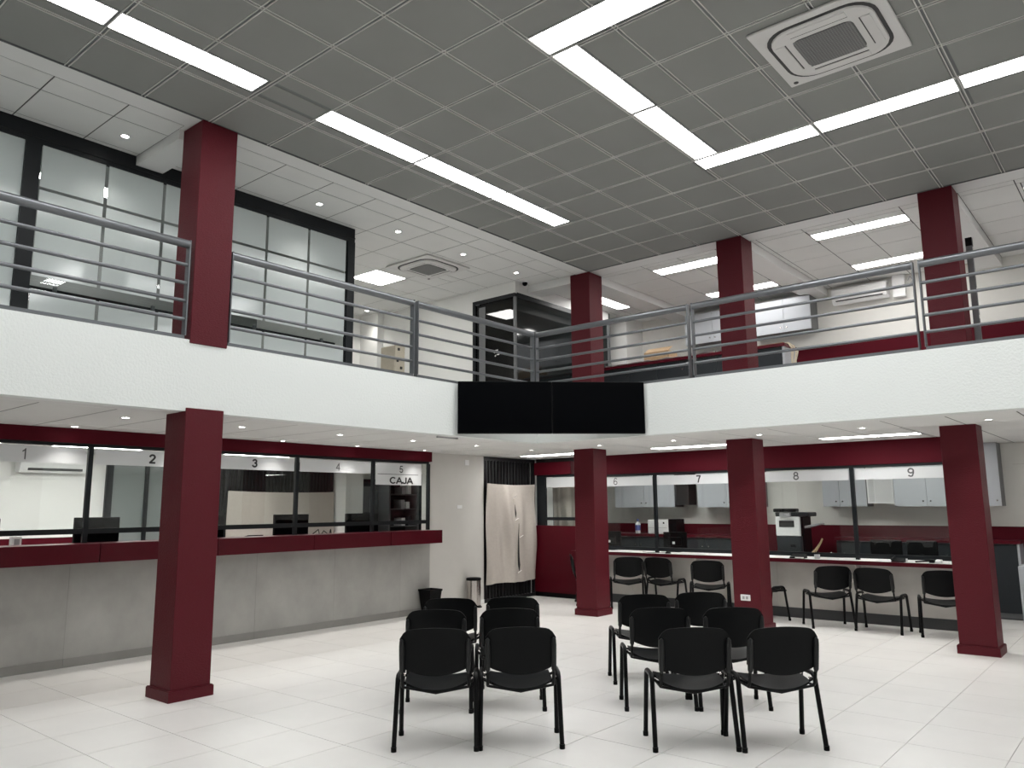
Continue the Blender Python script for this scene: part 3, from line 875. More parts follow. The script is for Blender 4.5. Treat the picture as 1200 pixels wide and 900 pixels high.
def credenza(label, x0, x1, y0, y1, z0, h, ndoor, grp, endside=True):
    t = thing('credenza', label, 'cabinet', ((x0+x1)/2, (y0+y1)/2, z0), 0, grp)
    b = MB().box(x0, x1-0.03, y0+0.02, y1, z0+0.02, z0+h-0.045)
    b.build('body', M['cabside'], t)
    MB().box(x1-0.03, x1, y0, y1, z0, z0+h-0.045).build('end_panel', M['cab'], t)
    MB().box(x0-0.01, x1-0.03, y0+0.03, y1, z0, z0+0.02).build('plinth', M['cdark'], t)
    MB().box(x0-0.02, x1+0.02, y0-0.03, y1+0.01, z0+h-0.045, z0+h).build('top', M['laminate'], t)
    w_ = (x1-0.03-x0)/ndoor
    for k in range(ndoor):
        d = MB().box(x0+w_*k+0.003, x0+w_*(k+1)-0.003, y0, y0+0.02, z0+0.09, z0+h-0.06).build('door', M['darkgrey'], t)
        lx = x0+w_*(k+1)-0.06 if k % 2 == 0 else x0+w_*k+0.06
        MB().tube([(lx, y0, z0+h-0.20), (lx, y0-0.012, z0+h-0.20)], 0.012, 8).build('lock', M['chrome'], d)
    return t
credenza('long dark grey credenza with maroon top behind the upper right railing', -0.85, 2.38, 3.0, 3.5, ZU, 1.10, 6, 'dark grey credenzas')
# things on it
t = thing('cardboard_box', 'open cardboard box on the upper credenza, left of the socket plate column', 'box', (0.19, 3.2, 4.0))
x0_, x1_, ya_, yb_ = -0.05, 0.42, 3.05, 3.35
w_ = MB()
w_.box(x0_, x1_, ya_, ya_+0.006, 4.0, 4.17).box(x0_, x1_, yb_-0.006, yb_, 4.0, 4.17).box(x0_, x0_+0.006, ya_, yb_, 4.0, 4.17).box(x1_-0.006, x1_, ya_, yb_, 4.0, 4.17).box(x0_, x1_, ya_, yb_, 4.0, 4.006)
w_.build('carton', M['cardboard'], t)
MB().prism([(ya_, 4.17), (ya_+0.15, 4.26), (ya_+0.155, 4.255), (ya_+0.006, 4.165)], 'x', x0_, x1_).build('flap', M['cardboard'], t)
MB().prism([(yb_, 4.17), (yb_+0.12, 4.23), (yb_+0.125, 4.225), (yb_-0.006, 4.165)], 'x', x0_, x1_).build('flap', M['cardboard'], t)
def sheet(label, x0, x1, y0, y1, z, mt, wob, n=26, cat='sheet', name='plastic_sheet'):
    b = MB()
    rr = random.Random(int(x0*100)+5)
    hts = [rr.uniform(0, wob) for _ in range(n+1)]
    def f(u, v):
        i = int(round(u*n)); return (x0+(x1-x0)*u, y0+(y1-y0)*v+0.02*math.sin(9*u), z+hts[i]*(1-v)**1.5+0.004)
    b.grid(f, n, 4)
    b.grid(lambda u, v: Vector(f(u, v))-Vector((0, 0, 0.004)), n, 4)
    o = b.build(name, M[mt]); tag(o, label, cat)
    return o
sheet('crumpled white sheet edge lying along the front of the upper credenza', -0.8, 1.22, 2.98, 3.04, 4.0, 'paper', 0.035)
sheet('second crumpled white sheet on the upper credenza behind the socket plate column', 1.26, 1.9, 2.98, 3.30, 4.0, 'paper', 0.03)
t = thing('wooden_board', 'light wooden board lying at the right end of the upper credenza', 'board', (2.2, 3.2, 4.0))
MB().prism([(1.95, 3.05), (2.36, 3.02), (2.40, 3.40), (2.0, 3.42)], 'z', 4.001, 4.02).build('board', M['cardboard'], t)
t = thing('ribbon_bundle', 'tangled cream ribbons hanging at the right end of the upper credenza', 'ribbon', (2.52, 3.1, ZU))
for k in range(6):
    a = k*1.05
    MB().tube([(2.34, 3.12+0.012*k, 4.012), (2.41, 3.09, 4.016), (2.47, 3.05, 3.98-0.01*k), (2.52+0.05*math.cos(a), 3.05+0.03*math.sin(a), 3.85), (2.50+0.03*math.cos(a), 3.04, 3.70+0.03*math.sin(a)), (2.50+0.06*math.cos(a*2), 3.05, 3.50)], 0.008, 6).build('ribbon', M['rope'], t)

# ------------------------------------------------------------------ left service counter
ct = thing('service_counter', 'long left service counter clad in grey porcelain with a maroon ledge', 'counter', (XL, -5, 0))
py = [-10.85, -9.65, -8.45, -7.25, -6.25, -5.03, -3.83, -2.84, -1.64, -0.44, 0.162]
for a, b in zip(py[:-1], py[1:]):
    MB().box(XL-0.10, XL, a+0.0015, b-0.0015, 0.09, 1.06).build('cladding_panel', M['concrete'], ct)
    MB().box(XL-0.10, XL+0.004, a+0.0015, b-0.0015, 0.0, 0.088).build('skirting_panel', M['concreted'], ct)
MB().box(XL-0.14, XL-0.002, -10.85, 0.160, 0.0, 1.06).build('core', M['concreted'], ct)
jy = [-10.0, -8.70, -7.50, -6.18, -4.855, -3.53, -2.19, -0.874, 0.162]
for a, b in zip(jy[:-1], jy[1:]):
    MB().box(-1.998-0.018, -1.998, a+0.006, b-0.004, 1.056, 1.250).build('ledge_fascia', M['laminate'], ct)
    MB().box(XL-0.25, -1.998-0.018, a+0.006, b-0.001, 1.06, 1.245).build('ledge', M['laminate'], ct)
MB().box(XL-0.2, -2.03, -10.0, 0.155, 1.07, 1.244).build('ledge_core', M['dark'], ct)
# staff worktop behind
wk = thing('staff_worktop', 'white staff worktop behind the left numbered windows', 'worktop', (-2.9, -4, 0))
MB().box(-3.2, XL-0.26, -10, 0.1, 0.98, 1.02).build('top', M['desktop'], wk)
MB().box(-3.15, XL-0.3, 0.05, 0.09, 0.0, 0.98).box(-3.15, XL-0.3, -5.0, -4.96, 0.0, 0.98).box(-3.15, XL-0.3, -9.9, -9.86, 0.0, 0.98).build('support_panel', M['desktop'], wk)

# header and glazing over the left counter
hd = struct('trim_2')
MB().box(XL-0.10, XL+0.03, -10.85, 0.165, 2.30, ZS).build('maroon_header', M['maroonwall'], hd)
mull = [-8.83, -7.52, -6.21, -4.905, -3.60, -2.29, -0.985, 0.13]
nums = {-6.21: ('1', -5.535), -4.905: ('2', -4.235), -3.60: ('3', -2.925), -2.29: ('4', -1.617), -0.985: ('5', -0.44)}
for k, (a, b) in enumerate(zip(mull[:-1], mull[1:])):
    wn = struct('window_%d' % (k+3))
    MB().box(XL-0.04, XL, a, b, 2.265, 2.30).build('head_rail', M['frame'], wn)
    MB().box(XL-0.04, XL, a-0.025, a+0.025, 1.25, 2.265).build('mullion', M['frame'], wn)
    if k == len(mull)-2:
        MB().box(XL-0.04, XL, b-0.025, b+0.025, 1.25, 2.265).build('mullion', M['frame'], wn)
    MB().box(XL-0.035, XL-0.005, a+0.025, b-0.025, 1.345, 1.400).build('lower_rail', M['frame'], wn)
    p = MB().box(XL-0.022, XL-0.016, a+0.025, b-0.025, 1.40, 2.265).build('pane', M['glass'], wn)
    five = abs(a+0.985) < 0.01
    zb = 1.928 if five else 2.082
    fb = MB().box(XL-0.0155, XL-0.0135, a+0.045, b-(0.15 if five else 0.045), zb, 2.252).build('frosted_band', M['frostband'], p)
    if a in nums:
        n_, yy = nums[a]
        if n_ == '1':
            sh1 = [(0.04, 0), (0.04, 1), (-0.03, 1), (-0.11, 0.88), (-0.26, 0.78), (-0.26, 0.66), (-0.13, 0.72), (-0.065, 0.78), (-0.065, 0)]
            MB().prism([(yy+0.112*px1, 2.110+0.113*pz1) for px1, pz1 in sh1], 'x', XL-0.0135, XL-0.012).build('numeral', M['lettergrey'], p)
        else: text('numeral', n_, 0.118 if n_ != '5' else 0.115, M['letter' if n_ in '235' else 'lettergrey'], p, (XL-0.012, yy, 2.166), 'x', stroke=0.185 if n_ in '23' else 0.13)
    if five:
        text('lettering', 'CAJA', 0.112, M['letter'], p, (XL-0.012, -0.432, 1.997), 'x', stroke=0.18, width=1.45)
        MB().box(XL-0.0135, XL-0.012, -0.90, -0.09, 2.083, 2.090).build('rule_line', M['letter'], p)

# monitors on the staff worktop (backs to the hall)
def monitor(label, x, y, z, rz, w=0.5, h=0.30, stand=0.2, grp=None):
    t = thing('monitor', label, 'monitor', (x, y, z), rz, grp)
    def b(n, m, mb):
        o = D.objects.new(n, mb.mesh(n, M[m])); C.objects.link(o); o.parent = t; return o
    zc = stand+h/2
    b('housing', 'black', MB().rbox(-w/2, w/2, -0.02, 0.02, stand, stand+h, 0.006, 2))
    b('back_bulge', 'black', MB().rbox(-w*0.3, w*0.3, -0.045, -0.018, zc-h*0.38, zc+h*0.18, 0.01, 2))
    b('screen', 'screen', MB().box(-w/2+0.01, w/2-0.01, 0.0195, 0.0215, stand+0.015, stand+h-0.01))
    b('neck', 'black', MB().box(-0.03, 0.03, -0.03, -0.005, 0.01, stand+0.05))
    b('foot', 'black', MB().rbox(-0.12, 0.12, -0.10, 0.08, 0, 0.012, 0.004, 1))
    b('sticker', 'marking', MB().box(-0.03, 0.015, -0.047, -0.0448, zc-h*0.28, zc-h*0.12))
    return t
for (y, lab, w_) in ((-5.86, 'black monitor cut by the left edge of the photo, behind the left counter', 0.5), (-4.66, 'black monitor behind the mullion between windows one and two', 0.48), (-3.36, 'black monitor just right of the front left column, behind window three', 0.45), (-2.14, 'black monitor behind the mullion between windows three and four', 0.54), (-0.92, 'black monitor behind the mullion between windows four and five', 0.60)):
    monitor(lab, -2.60, y, 1.02, math.radians(90+180), w_, 0.33, 0.165, 'monitors behind the left counter')
t = thing('document_scanner', 'white flatbed with a dark tray lying behind window three', 'scanner', (-2.72, -2.95, 1.02))
MB().rbox(-2.86, -2.6, -3.08, -2.72, 1.02, 1.20, 0.01, 2).build('body', M['whiteplastic'], t)
MB().prism([(-2.80, 1.20), (-2.60, 1.235), (-2.60, 1.255), (-2.80, 1.22)], 'y', -2.78, -2.56).build('tray', M['black'], t)
t = thing('cable_tangle', 'tangle of black cables behind window four', 'cable', (-2.6, -1.66, 1.02))
MB().tube([(-2.6, -1.82, 1.02), (-2.58, -1.80, 1.24), (-2.56, -1.72, 1.30), (-2.6, -1.66, 1.20), (-2.6, -1.6, 1.28), (-2.58, -1.52, 1.22), (-2.6, -1.48, 1.3), (-2.6, -1.44, 1.02)], 0.008, 8).build('cable', M['black'], t)
t = thing('socket_riser', 'white socket tower on the staff worktop behind window one', 'socket', (-2.75, -5.40, 1.02))
MB().box(-2.79, -2.71, -5.45, -5.36, 1.02, 1.325).build('riser', M['whiteplastic'], t)
MB().box(-2.71, -2.706, -5.43, -5.38, 1.24, 1.30).build('socket', M['greyplastic'], t)

# office behind the left counter
split_ac('white split air conditioner on the office wall behind window one', 'x', X0+0.006, X0+0.22, -4.45, -3.56, 2.13, 2.42)
wall('office_cable_duct', (X0, X0+0.02, -8.0, -3.25, 2.045, 2.065), 'white', wo)
wall('office_wainscot_cap', (X0, X0+0.02, Y0, -3.25, 1.20, 1.25), 'white', wo)
dr = struct('door_1')
MB().box(X0, X0+0.05, -3.20, -3.10, 0, ZS).build('frame_post', M['frame'], dr)
MB().box(X0, X0+0.05, -2.60, -2.54, 0, ZS).build('frame_post', M['frame'], dr)
MB().box(X0, X0+0.05, -1.38, -1.28, 0, ZS).build('frame_post', M['frame'], dr)
MB().box(X0+0.005, X0+0.02, -3.10, -2.60, 0, ZS).build('frosted_pane', M['greendoor'], dr)
MB().box(X0+0.005, X0+0.02, -2.54, -1.38, 0, ZS).build('frosted_pane', M['greendoor'], dr)
# shutters with a cloth, then pillar, dark door, shelves
DR = {}
def drape(name, label, axis, c, a0, a1, z0, z1, amp=0.02, folds=9, seam=None):
    b = MB(); nu, nv_ = 60, 26
    def f(u, v):
        s = a0+(a1-a0)*u; z = z0+(z1-z0)*v
        sag = 0.03*math.sin(math.pi*u)*v*0
        d = amp*(0.5*math.sin(folds*math.pi*u+2.5*v)*(0.35+0.65*(1-v))+0.5*math.sin(5.3*u+7*v)+0.35*math.sin(17*u-5*v))
        d += amp*1.6*math.exp(-((u-0.30-0.30*(1-v))**2)/0.006)*(1-abs(v-0.6))
        z += 0.012*math.sin(7*u)*(1-v) - 0.02*math.sin(math.pi*u)*v
        return (c+0.03+d, s, z) if axis == 'x' else (s, c-0.03-d, z)
    b.grid(f, nu, nv_)
    b.grid(lambda u, v: Vector(f(u, v))-Vector((0.003, 0, 0) if axis == 'x' else (0, -0.003, 0)), nu, nv_)
    o = b.build(name, M['cloth']); tag(o, label, 'cloth')
    DR[name] = (f, a0, a1, z0, z1)
    return o
def gate(label, x, y0, y1, z0, z1, n, back=0.12, cat='gate', grp='black slatted gates'):
    t = thing('metal_gate', label, cat, (x, (y0+y1)/2, z0), 0, grp)
    f = MB().box(x-0.04, x, y0, y0+0.05, z0, z1).box(x-0.04, x, y1-0.05, y1, z0, z1).box(x-0.04, x, y0+0.05, y1-0.05, z1-0.06, z1).box(x-0.04, x, y0+0.05, y1-0.05, z0, z0+0.06)
    f.build('frame', M['gate'], t)
    me = MB().box(-0.025, -0.005, -0.012, 0.012, z0+0.06, z1-0.06).mesh('bar', M['gate'])
    for k in range(n):
        inst(me, 'bar', t, (0, (y0+0.05)+(y1-y0-0.1)*(k+0.5)/n-(y0+y1)/2, -z0))
    MB().box(x-back-0.02, x-back, y0, y1, z0, z1).build('dark_beyond', M['dark'], t)  # black sheet stands in for the darkness beyond the bars
    return t
gate('black slatted gate on the office back wall behind windows three and four', X0+0.16, -1.27, 1.0, 0, ZS-0.01, 30)
drape('hanging_cloth', 'beige cloth hung over the gate at the back of the left office', 'x', X0+0.18, -1.25, 1.0, 0.2, 1.90, 0.02)
pl = MB().box(X0+0.01, X0+0.5, 1.04, 1.46, 0, ZS).build('pillar', M['white'], wo)
d2 = struct('door_2')
MB().box(X0+0.02, X0+0.08, 1.48, 1.56, 0, 2.17).build('frame_post', M['frame'], d2)
MB().box(X0+0.02, X0+0.08, 2.12, 2.20, 0, 2.17).build('frame_post', M['frame'], d2)
MB().box(X0+0.02, X0+0.08, 1.48, 2.20, 2.10, 2.17).build('frame_head', M['frame'], d2)
MB().box(X0+0.03, X0+0.06, 1.56, 2.12, 0, 2.10).build('leaf', M['darkgrey'], d2)
MB().box(X0+0.06, X0+0.065, 1.62, 2.06, 1.5, 2.02).build('vision_panel', M['cabside'], d2)
sh = thing('storage_shelf', 'dark storage shelf with small items behind window five', 'shelf', (X0+0.2, 2.6, 0))
MB().box(X0+0.01, X0+0.03, 2.22, 3.05, 0, 2.2).build('back_board', M['dark'], sh)
MB().box(X0+0.03, X0+0.4, 2.22, 2.26, 0, 2.2).box(X0+0.03, X0+0.4, 3.0, 3.05, 0, 2.2).build('upright', M['cabside'], sh)
for z in (0.4, 0.8, 1.2, 1.55, 1.85):
    MB().box(X0+0.03, X0+0.38, 2.26, 3.0, z, z+0.02).build('shelf_board', M['cabside'], sh)
rr = random.Random(4)
for k, (z_, y_, hh_, mm_, lb) in enumerate(((1.22, 2.62, .16, 'whiteplastic', 'lowest pale box on the dark shelf behind window five'), (1.22, 2.80, .20, 'darkgrey', 'dark box low on the shelf behind window five'),
        (1.57, 2.60, .18, 'greyplastic', 'grey box on the middle board of the shelf behind window five'), (1.57, 2.74, .14, 'whiteplastic', 'pale box on the middle board of the shelf behind window five'),
        (1.87, 2.62, .15, 'greyplastic', 'grey box on the top board of the shelf behind window five'), (1.87, 2.78, .22, 'whiteplastic', 'tall pale box on the top board of the shelf behind window five'))):
    t = thing('supply_box', lb, 'box', (X0+0.2, y_, z_), 0, 'boxes on the storage shelf')
    MB().rbox(X0+0.1, X0+0.34, y_, y_+0.10, z_, z_+hh_, 0.004, 1).build('carton', M[mm_], t)
MB().box(X0+0.1, X0+0.16, 3.06, 3.38, 0, 2.3).build('grey_door', M['darkgrey'], wo)

# ------------------------------------------------------------------ beige wall, gate, cloth
bw = struct('wall_beige')
MB().box(-2.47, -2.35, 0.162, 1.49, 0, ZS).build('painted_wall', M['beige'], bw)
bb = tag(MB().box(-2.35, -2.338, 0.17, 1.49, 0, 0.07).build('baseboard_left', M['white']), kind='structure')
for (y, z, w_, h_, lab) in ((0.895, 1.597, 0.12, 0.055, 'white wall plate on the beige wall beside counter end'), (1.07, 2.325, 0.10, 0.09, 'blank white plate high on the beige wall near the soffit')):
    o = MB().rbox(-2.35, -2.34, y-w_/2, y+w_/2, z-h_/2, z+h_/2, 0.003, 1).build('wall_plate', M['whiteplastic']); tag(o, lab, 'plate')
gate('black slatted gate in the doorway behind the corner column', -2.37, 1.49, 2.93, 0.0, ZS-0.01, 16)
dc = drape('torn_curtain', 'beige torn cloth hanging over the black gate between the beige wall and the maroon panel', 'x', -2.335, 1.50, 2.86, 0.30, 1.99, 0.042)
# tear slits as dark narrow openings with lifted edges
t = dc
CF, CA0, CA1, CZ0, CZ1 = DR['torn_curtain']
def on_cloth(y, z, e=0.005):
    return (CF((y-CA0)/(CA1-CA0), (z-CZ0)/(CZ1-CZ0))[0]+e, y, z)
def slit(pts):
    b = MB()
    for (y, z, w_), (y2, z2, w2) in zip(pts[:-1], pts[1:]):
        for k in range(6):
            t0, t1 = k/6, (k+1)/6
            ya0, za0, wa0 = y+(y2-y)*t0, z+(z2-z)*t0, w_+(w2-w_)*t0
            ya1, za1, wa1 = y+(y2-y)*t1, z+(z2-z)*t1, w_+(w2-w_)*t1
            b.quad(on_cloth(ya0-wa0, za0), on_cloth(ya0+wa0, za0), on_cloth(ya1+wa1, za1), on_cloth(ya1-wa1, za1))
    return b
slit([(2.40, 0.47, 0.006), (2.39, 0.58, 0.030), (2.365, 0.80, 0.022), (2.335, 1.10, 0.009), (2.33, 1.30, 0.004)]).build('slit', M['dark'], t)
slit([(2.275, 1.40, 0.004), (2.27, 1.48, 0.016), (2.265, 1.55, 0.010), (2.265, 1.63, 0.003)]).build('slit', M['dark'], t)
for (y, z) in ((2.27, 1.74), (2.29, 1.36), (2.40, 1.06), (2.40, 0.45)):
    xx_ = on_cloth(y, z)[0]
    MB().prism([(y-0.05, z-0.012), (y+0.05, z+0.028), (y+0.045, z+0.036), (y-0.045, z+0.004)], 'x', xx_, xx_+0.012).build('tape_strip', M['paper'], t)

# ------------------------------------------------------------------ maroon panel and small window, right glazing and counter
mp = thing('reception_panel', 'maroon laminate panel standing between the torn cloth and the corner column', 'panel', (-2.0, 2.92, 0))
MB().box(-2.37, -1.42, 2.90, 2.95, 0.08, 1.25).build('panel', M['laminate'], mp)
MB().box(-2.37, -1.42, 2.915, 2.955, 0, 0.08).build('plinth', M['black'], mp)
w10 = struct('window_10')
MB().box(-2.33, -2.14, 2.93, 2.99, 1.25, ZS).build('frame_post', M['frame'], w10)
MB().box(-2.14, -1.42, 2.93, 2.99, 2.12, 2.16).build('head_rail', M['frame'], w10)
MB().box(-2.14, -1.42, 2.94, 2.98, 1.345, 1.40).build('lower_rail', M['frame'], w10)
MB().box(-2.14, -1.42, 2.955, 2.961, 1.25, 2.12).build('pane', M['glass'], w10)
MB().box(-2.12, -1.44, 2.950, 2.954, 1.93, 2.11).build('frosted_band', M['frostband'], w10)
MB().box(-2.35, -1.52, 2.88, 2.99, 2.16, 2.385).build('maroon_header', M['laminate'], w10)
MB().box(-1.42, -1.37, 2.93, 2.99, 0, ZS).build('frame_post', M['frame'], w10)
MB().box(-2.35, -1.37, 2.94, 2.99, 2.385, ZS).build('header_back', M['dark'], w10)
drape('grey_curtain', 'pale cloth hanging behind the small window left of the corner column', 'y', 3.42, -2.3, -1.45, 0.03, 2.0, 0.03, 14)

hr = struct('trim_3')
MB().box(-1.37, 4.50, YR-0.03, YR+0.08, 2.128, ZS).build('maroon_header', M['maroonwall'], hr)
MB().box(-1.37, 4.50, YR-0.005, YR+0.05, 2.09, 2.128).build('head_rail', M['frame'], hr)
mu = [-1.37, 0.11, 1.675, 3.225, 4.47]
numr = {0: ('6', -0.648, 'lettergrey'), 1: ('7', 0.90, 'letter'), 2: ('8', 2.447, 'lettergrey'), 3: ('9', 3.982, 'lettergrey')}
for k, (a, b) in enumerate(zip(mu[:-1], mu[1:])):
    wn = struct('window_%d' % (k+11))
    MB().box(a-0.025, a+0.025, YR, YR+0.05, 0.84, 2.09).build('mullion', M['frame'], wn)
    if k == 3: MB().box(b-0.025, b+0.025, YR, YR+0.05, 0.84, 2.09).build('mullion', M['frame'], wn)
    MB().box(a+0.025, b-0.025, YR+0.005, YR+0.045, 0.862, 0.920).build('lower_rail', M['frame'], wn)
    p = MB().box(a+0.025, b-0.025, YR+0.022, YR+0.028, 0.92, 2.09).build('pane', M['glass'], wn)
    MB().box(a+0.045, b-0.045, YR+0.0195, YR+0.0215, 1.925, 2.075).build('frosted_band', M['frostband'], p)
    n_, xx, mm = numr[k]
    text('numeral', n_, 0.128, M[mm], p, (xx, YR+0.018, 2.005), 'y', stroke=0.17 if n_ == '7' else (0.115 if n_ == '6' else 0.15))

rc = thing('enquiry_counter', 'long right counter with grey front, maroon edge and white top', 'counter', (2, 2.9, 0))
px_ = [-1.37, -0.35, 0.87, 2.09, 3.31, 4.50]
for a, b in zip(px_[:-1], px_[1:]):
    MB().box(a+0.0015, b-0.0015, YR, YR+0.05, 0.14, 0.79).build('front_panel', M['greypanel'], rc)
MB().box(-1.37, 4.50, YR-0.002, YR+0.05, 0.0, 0.138).build('toe_kick', M['cdark'], rc)
MB().box(-1.37, 4.50, 2.69, 3.55, 0.795, 0.838).build('worktop', M['desktop'], rc)
MB().box(-1.40, 4.53, 2.672, 2.69, 0.79, 0.842).build('front_edge', M['laminate'], rc)
MB().box(4.50, 4.53, 2.69, 3.55, 0.79, 0.842).build('side_edge', M['laminate'], rc)
MB().box(4.44, 4.50, YR+0.05, 3.5, 0.0, 0.795).build('end_panel', M['greypanel'], rc)
for xx in (0.9, 3.25):
    MB().prism([(2.72, 0.79), (2.95, 0.79), (2.95, 0.55)], 'x', xx-0.01, xx+0.01).build('bracket', M['greypanel'], rc)

# behind the right counter
credenza('dark grey credenza with maroon top behind windows six and seven', -1.80, 0.95, 4.45, 4.84, 0, 1.075, 4, 'dark grey credenzas')
credenza('dark grey credenza with maroon top behind window nine, its end showing at far right', 2.48, 4.93, 4.45, 4.84, 0, 1.075, 4, 'dark grey credenzas')
wall_cabinet('grey wall cabinet behind window six', -1.64, -0.36, 1.56, ZS-0.005, [-1.0])
wall_cabinet('grey wall cabinet behind window seven beside the socket plate column', 0.10, 1.25, 1.555, ZS-0.005, [0.66])
wall_cabinet('grey wall cabinet behind the mullion between windows eight and nine', 2.30, 2.97, 1.555, ZS-0.005, [2.56])
wall_cabinet('open white shelf box between the grey cabinets behind window nine', 2.98, 3.36, 1.60, ZS-0.005, [], niche=True)
wall_cabinet('grey wall cabinet running behind the furthest right column', 3.37, 4.77, 1.55, ZS-0.005, [3.82, 4.30])
t = thing('niche_shade', 'dark block for the shade of the open niche between the cabinets behind window seven', 'shade_block', (-0.2, 4.8, 1.6))
MB().box(-0.35, -0.10, 4.55, YB-0.008, 1.60, ZS-0.005).build('shade_block', M['dark'], t)  # dark block put in for the shade of an open niche
o = MB().rbox(-2.05, -1.72, YB-0.012, YB, 1.95, 2.05, 0.003, 1).build('notice_sheet', M['paper']); tag(o, 'small white notice on the back wall behind window six', 'notice')
# copier
t = thing('copier', 'white and charcoal floor copier behind window eight', 'copier', (1.95, 4.2, 0))
x0_, x1_ = 1.70, 2.10
MB().rbox(x0_, x1_, 4.000, 4.40, 0.02, 1.10, 0.01, 1).build('lower_cabinet', M['darkgrey'], t)
MB().rbox(x0_, x1_-0.02, 3.990, 4.40, 1.10, 1.40, 0.012, 2).build('print_unit', M['whiteplastic'], t)
MB().box(x0_+0.06, x1_-0.10, 3.984, 3.992, 1.24, 1.34).build('output_slot', M['darkplastic'], t)
MB().rbox(x0_-0.01, x1_+0.12, 4.020, 4.40, 1.405, 1.47, 0.01, 1).build('scanner_bed', M['darkgrey'], t)
MB().rbox(x0_-0.02, x1_-0.05, 3.960, 4.10, 1.475, 1.53, 0.015, 2).build('document_feeder', M['black'], t)
MB().prism([(3.960, 1.40), (3.960, 1.46), (4.020, 1.47), (4.020, 1.40)], 'x', x0_+0.08, x1_-0.15).build('control_panel', M['greyplastic'], t)
MB().box(x1_-0.02, x1_+0.02, 4.050, 4.4, 0.05, 1.40).build('side_cover', M['black'], t)
MB().prism([(x1_+0.02, 1.22), (x1_+0.26, 1.28), (x1_+0.26, 1.30), (x1_+0.02, 1.26)], 'y', 4.100, 4.32).build('paper_tray', M['greyplastic'], t)
MB().box(x1_-0.18, x1_-0.10, 3.994, 4.000, 0.93, 0.97).build('tray_handle', M['black'], t)
# white box printer + bottle on credenza
t = thing('desktop_printer', 'white desktop printer with dark side unit on the credenza behind windows six and seven', 'printer', (-0.7, 4.6, 1.075))
MB().rbox(-0.92, -0.50, 4.47, 4.80, 1.077, 1.335, 0.012, 2).build('body', M['whiteplastic'], t)
MB().box(-0.50, -0.34, 4.49, 4.80, 1.077, 1.345).build('side_unit', M['black'], t)
MB().box(-0.90, -0.52, 4.465, 4.472, 1.185, 1.191).box(-0.72, -0.714, 4.465, 4.472, 1.09, 1.32).build('seam', M['greyplastic'], t)
MB().box(-0.60, -0.57, 4.463, 4.470, 1.26, 1.29).build('button', M['black'], t)
t = thing('spray_bottle', 'white and blue bottle on the credenza behind window six', 'bottle', (-1.21, 4.6, 1.075))
MB().lathe(-1.21, 4.6, [(0.05, 1.077), (0.052, 1.17), (0.05, 1.26), (0.02, 1.29), (0.018, 1.305)], 18).build('bottle_body', M['whiteplastic'], t)
MB().lathe(-1.21, 4.6, [(0.0535, 1.13), (0.0535, 1.23)], 18, cap=False).build('bottle_label', M['redsilver'], t)
MB().lathe(-1.21, 4.6, [(0.022, 1.305), (0.022, 1.335), (0.008, 1.345)], 14).build('cap', M['redsilver'], t)
# monitors right, backs to the hall
for (x, y, lab, w_) in ((-0.98, 3.30, 'black monitor behind window six next to the corner column', 0.40), (0.27, 3.30, 'black monitor behind window seven near the mullion', 0.42)):
    monitor(lab, x, y, 0.838, 0, w_, 0.25, 0.07, 'monitors behind the right counter')
# office chairs
def office_chair(label, x, y, rz):
    t = thing('office_chair', label, 'chair', (x, y, 0), rz, 'office chairs behind window nine')
    def b(n, m, mb):
        o = D.objects.new(n, mb.mesh(n, M[m])); C.objects.link(o); o.parent = t; return o
    b('seat', 'black', MB().rbox(-0.23, 0.23, -0.22, 0.24, 0.46, 0.53, 0.025, 3))
    b('backrest', 'black', MB().rbox(-0.21, 0.21, -0.28, -0.23, 0.64, 1.08, 0.024, 3))
    b('back_bracket', 'black', MB().box(-0.03, 0.03, -0.31, -0.28, 0.44, 0.9).box(-0.03, 0.03, -0.31, 0.0, 0.43, 0.46))
    b('gas_lift', 'blackmetal', MB().lathe(0, 0, [(0.028, 0.08), (0.028, 0.44)], 12))
    for k in range(5):
        a = 2*math.pi*k/5
        b('base_arm', 'black', MB().tube([(0, 0, 0.1), (0.27*math.cos(a), 0.27*math.sin(a), 0.065)], 0.018, 8))
        b('castor', 'black', MB().lathe(0.27*math.cos(a), 0.27*math.sin(a), [(0.012, 0.0), (0.026, 0.014), (0.026, 0.04), (0.012, 0.055)], 10))
    return t
office_chair('black office chair behind window nine, left one', 3.36, 4.0, math.radians(8))
office_chair('black office chair behind window nine, right one near the column', 3.93, 3.95, math.radians(-12))
# clutter on the right counter
t = thing('desk_phone', 'black desk phone lying on the white counter top below window nine', 'phone', (3.78, 2.82, 0.838))
MB().prism([(2.76, 0.84), (2.90, 0.84), (2.90, 0.885), (2.76, 0.855)], 'x', 3.70, 3.86).build('base', M['black'], t)
MB().tube([(3.70, 2.78, 0.87), (3.72, 2.82, 0.892), (3.72, 2.88, 0.90)], 0.014, 8).build('handset', M['black'], t)
MB().box(3.87, 3.885, 2.80, 2.83, 0.84, 0.885).build('plug', M['marking'], t)
t = thing('handheld_scanner', 'black scanner with a white head on the counter next to the furthest right column', 'scanner', (4.20, 2.84, 0.838))
MB().tube([(3.98, 2.80, 0.85), (4.06, 2.82, 0.858), (4.14, 2.83, 0.865)], 0.010, 8).build('handle', M['black'], t)
MB().rbox(4.14, 4.20, 2.80, 2.87, 0.842, 0.885, 0.008, 2).build('head', M['black'], t)
MB().rbox(4.215, 4.29, 2.80, 2.87, 0.842, 0.885, 0.012, 2).build('cap', M['marking'], t)
t = thing('card_terminal', 'black card terminal on the counter below window eight', 'terminal', (2.46, 2.83, 0.838))
MB().prism([(2.76, 0.84), (2.90, 0.84), (2.90, 0.90), (2.76, 0.86)], 'x', 2.36, 2.56).build('body', M['black'], t)
MB().box(2.44, 2.56, 2.75, 2.76, 0.845, 0.86).build('paper_slip', M['paper'], t)
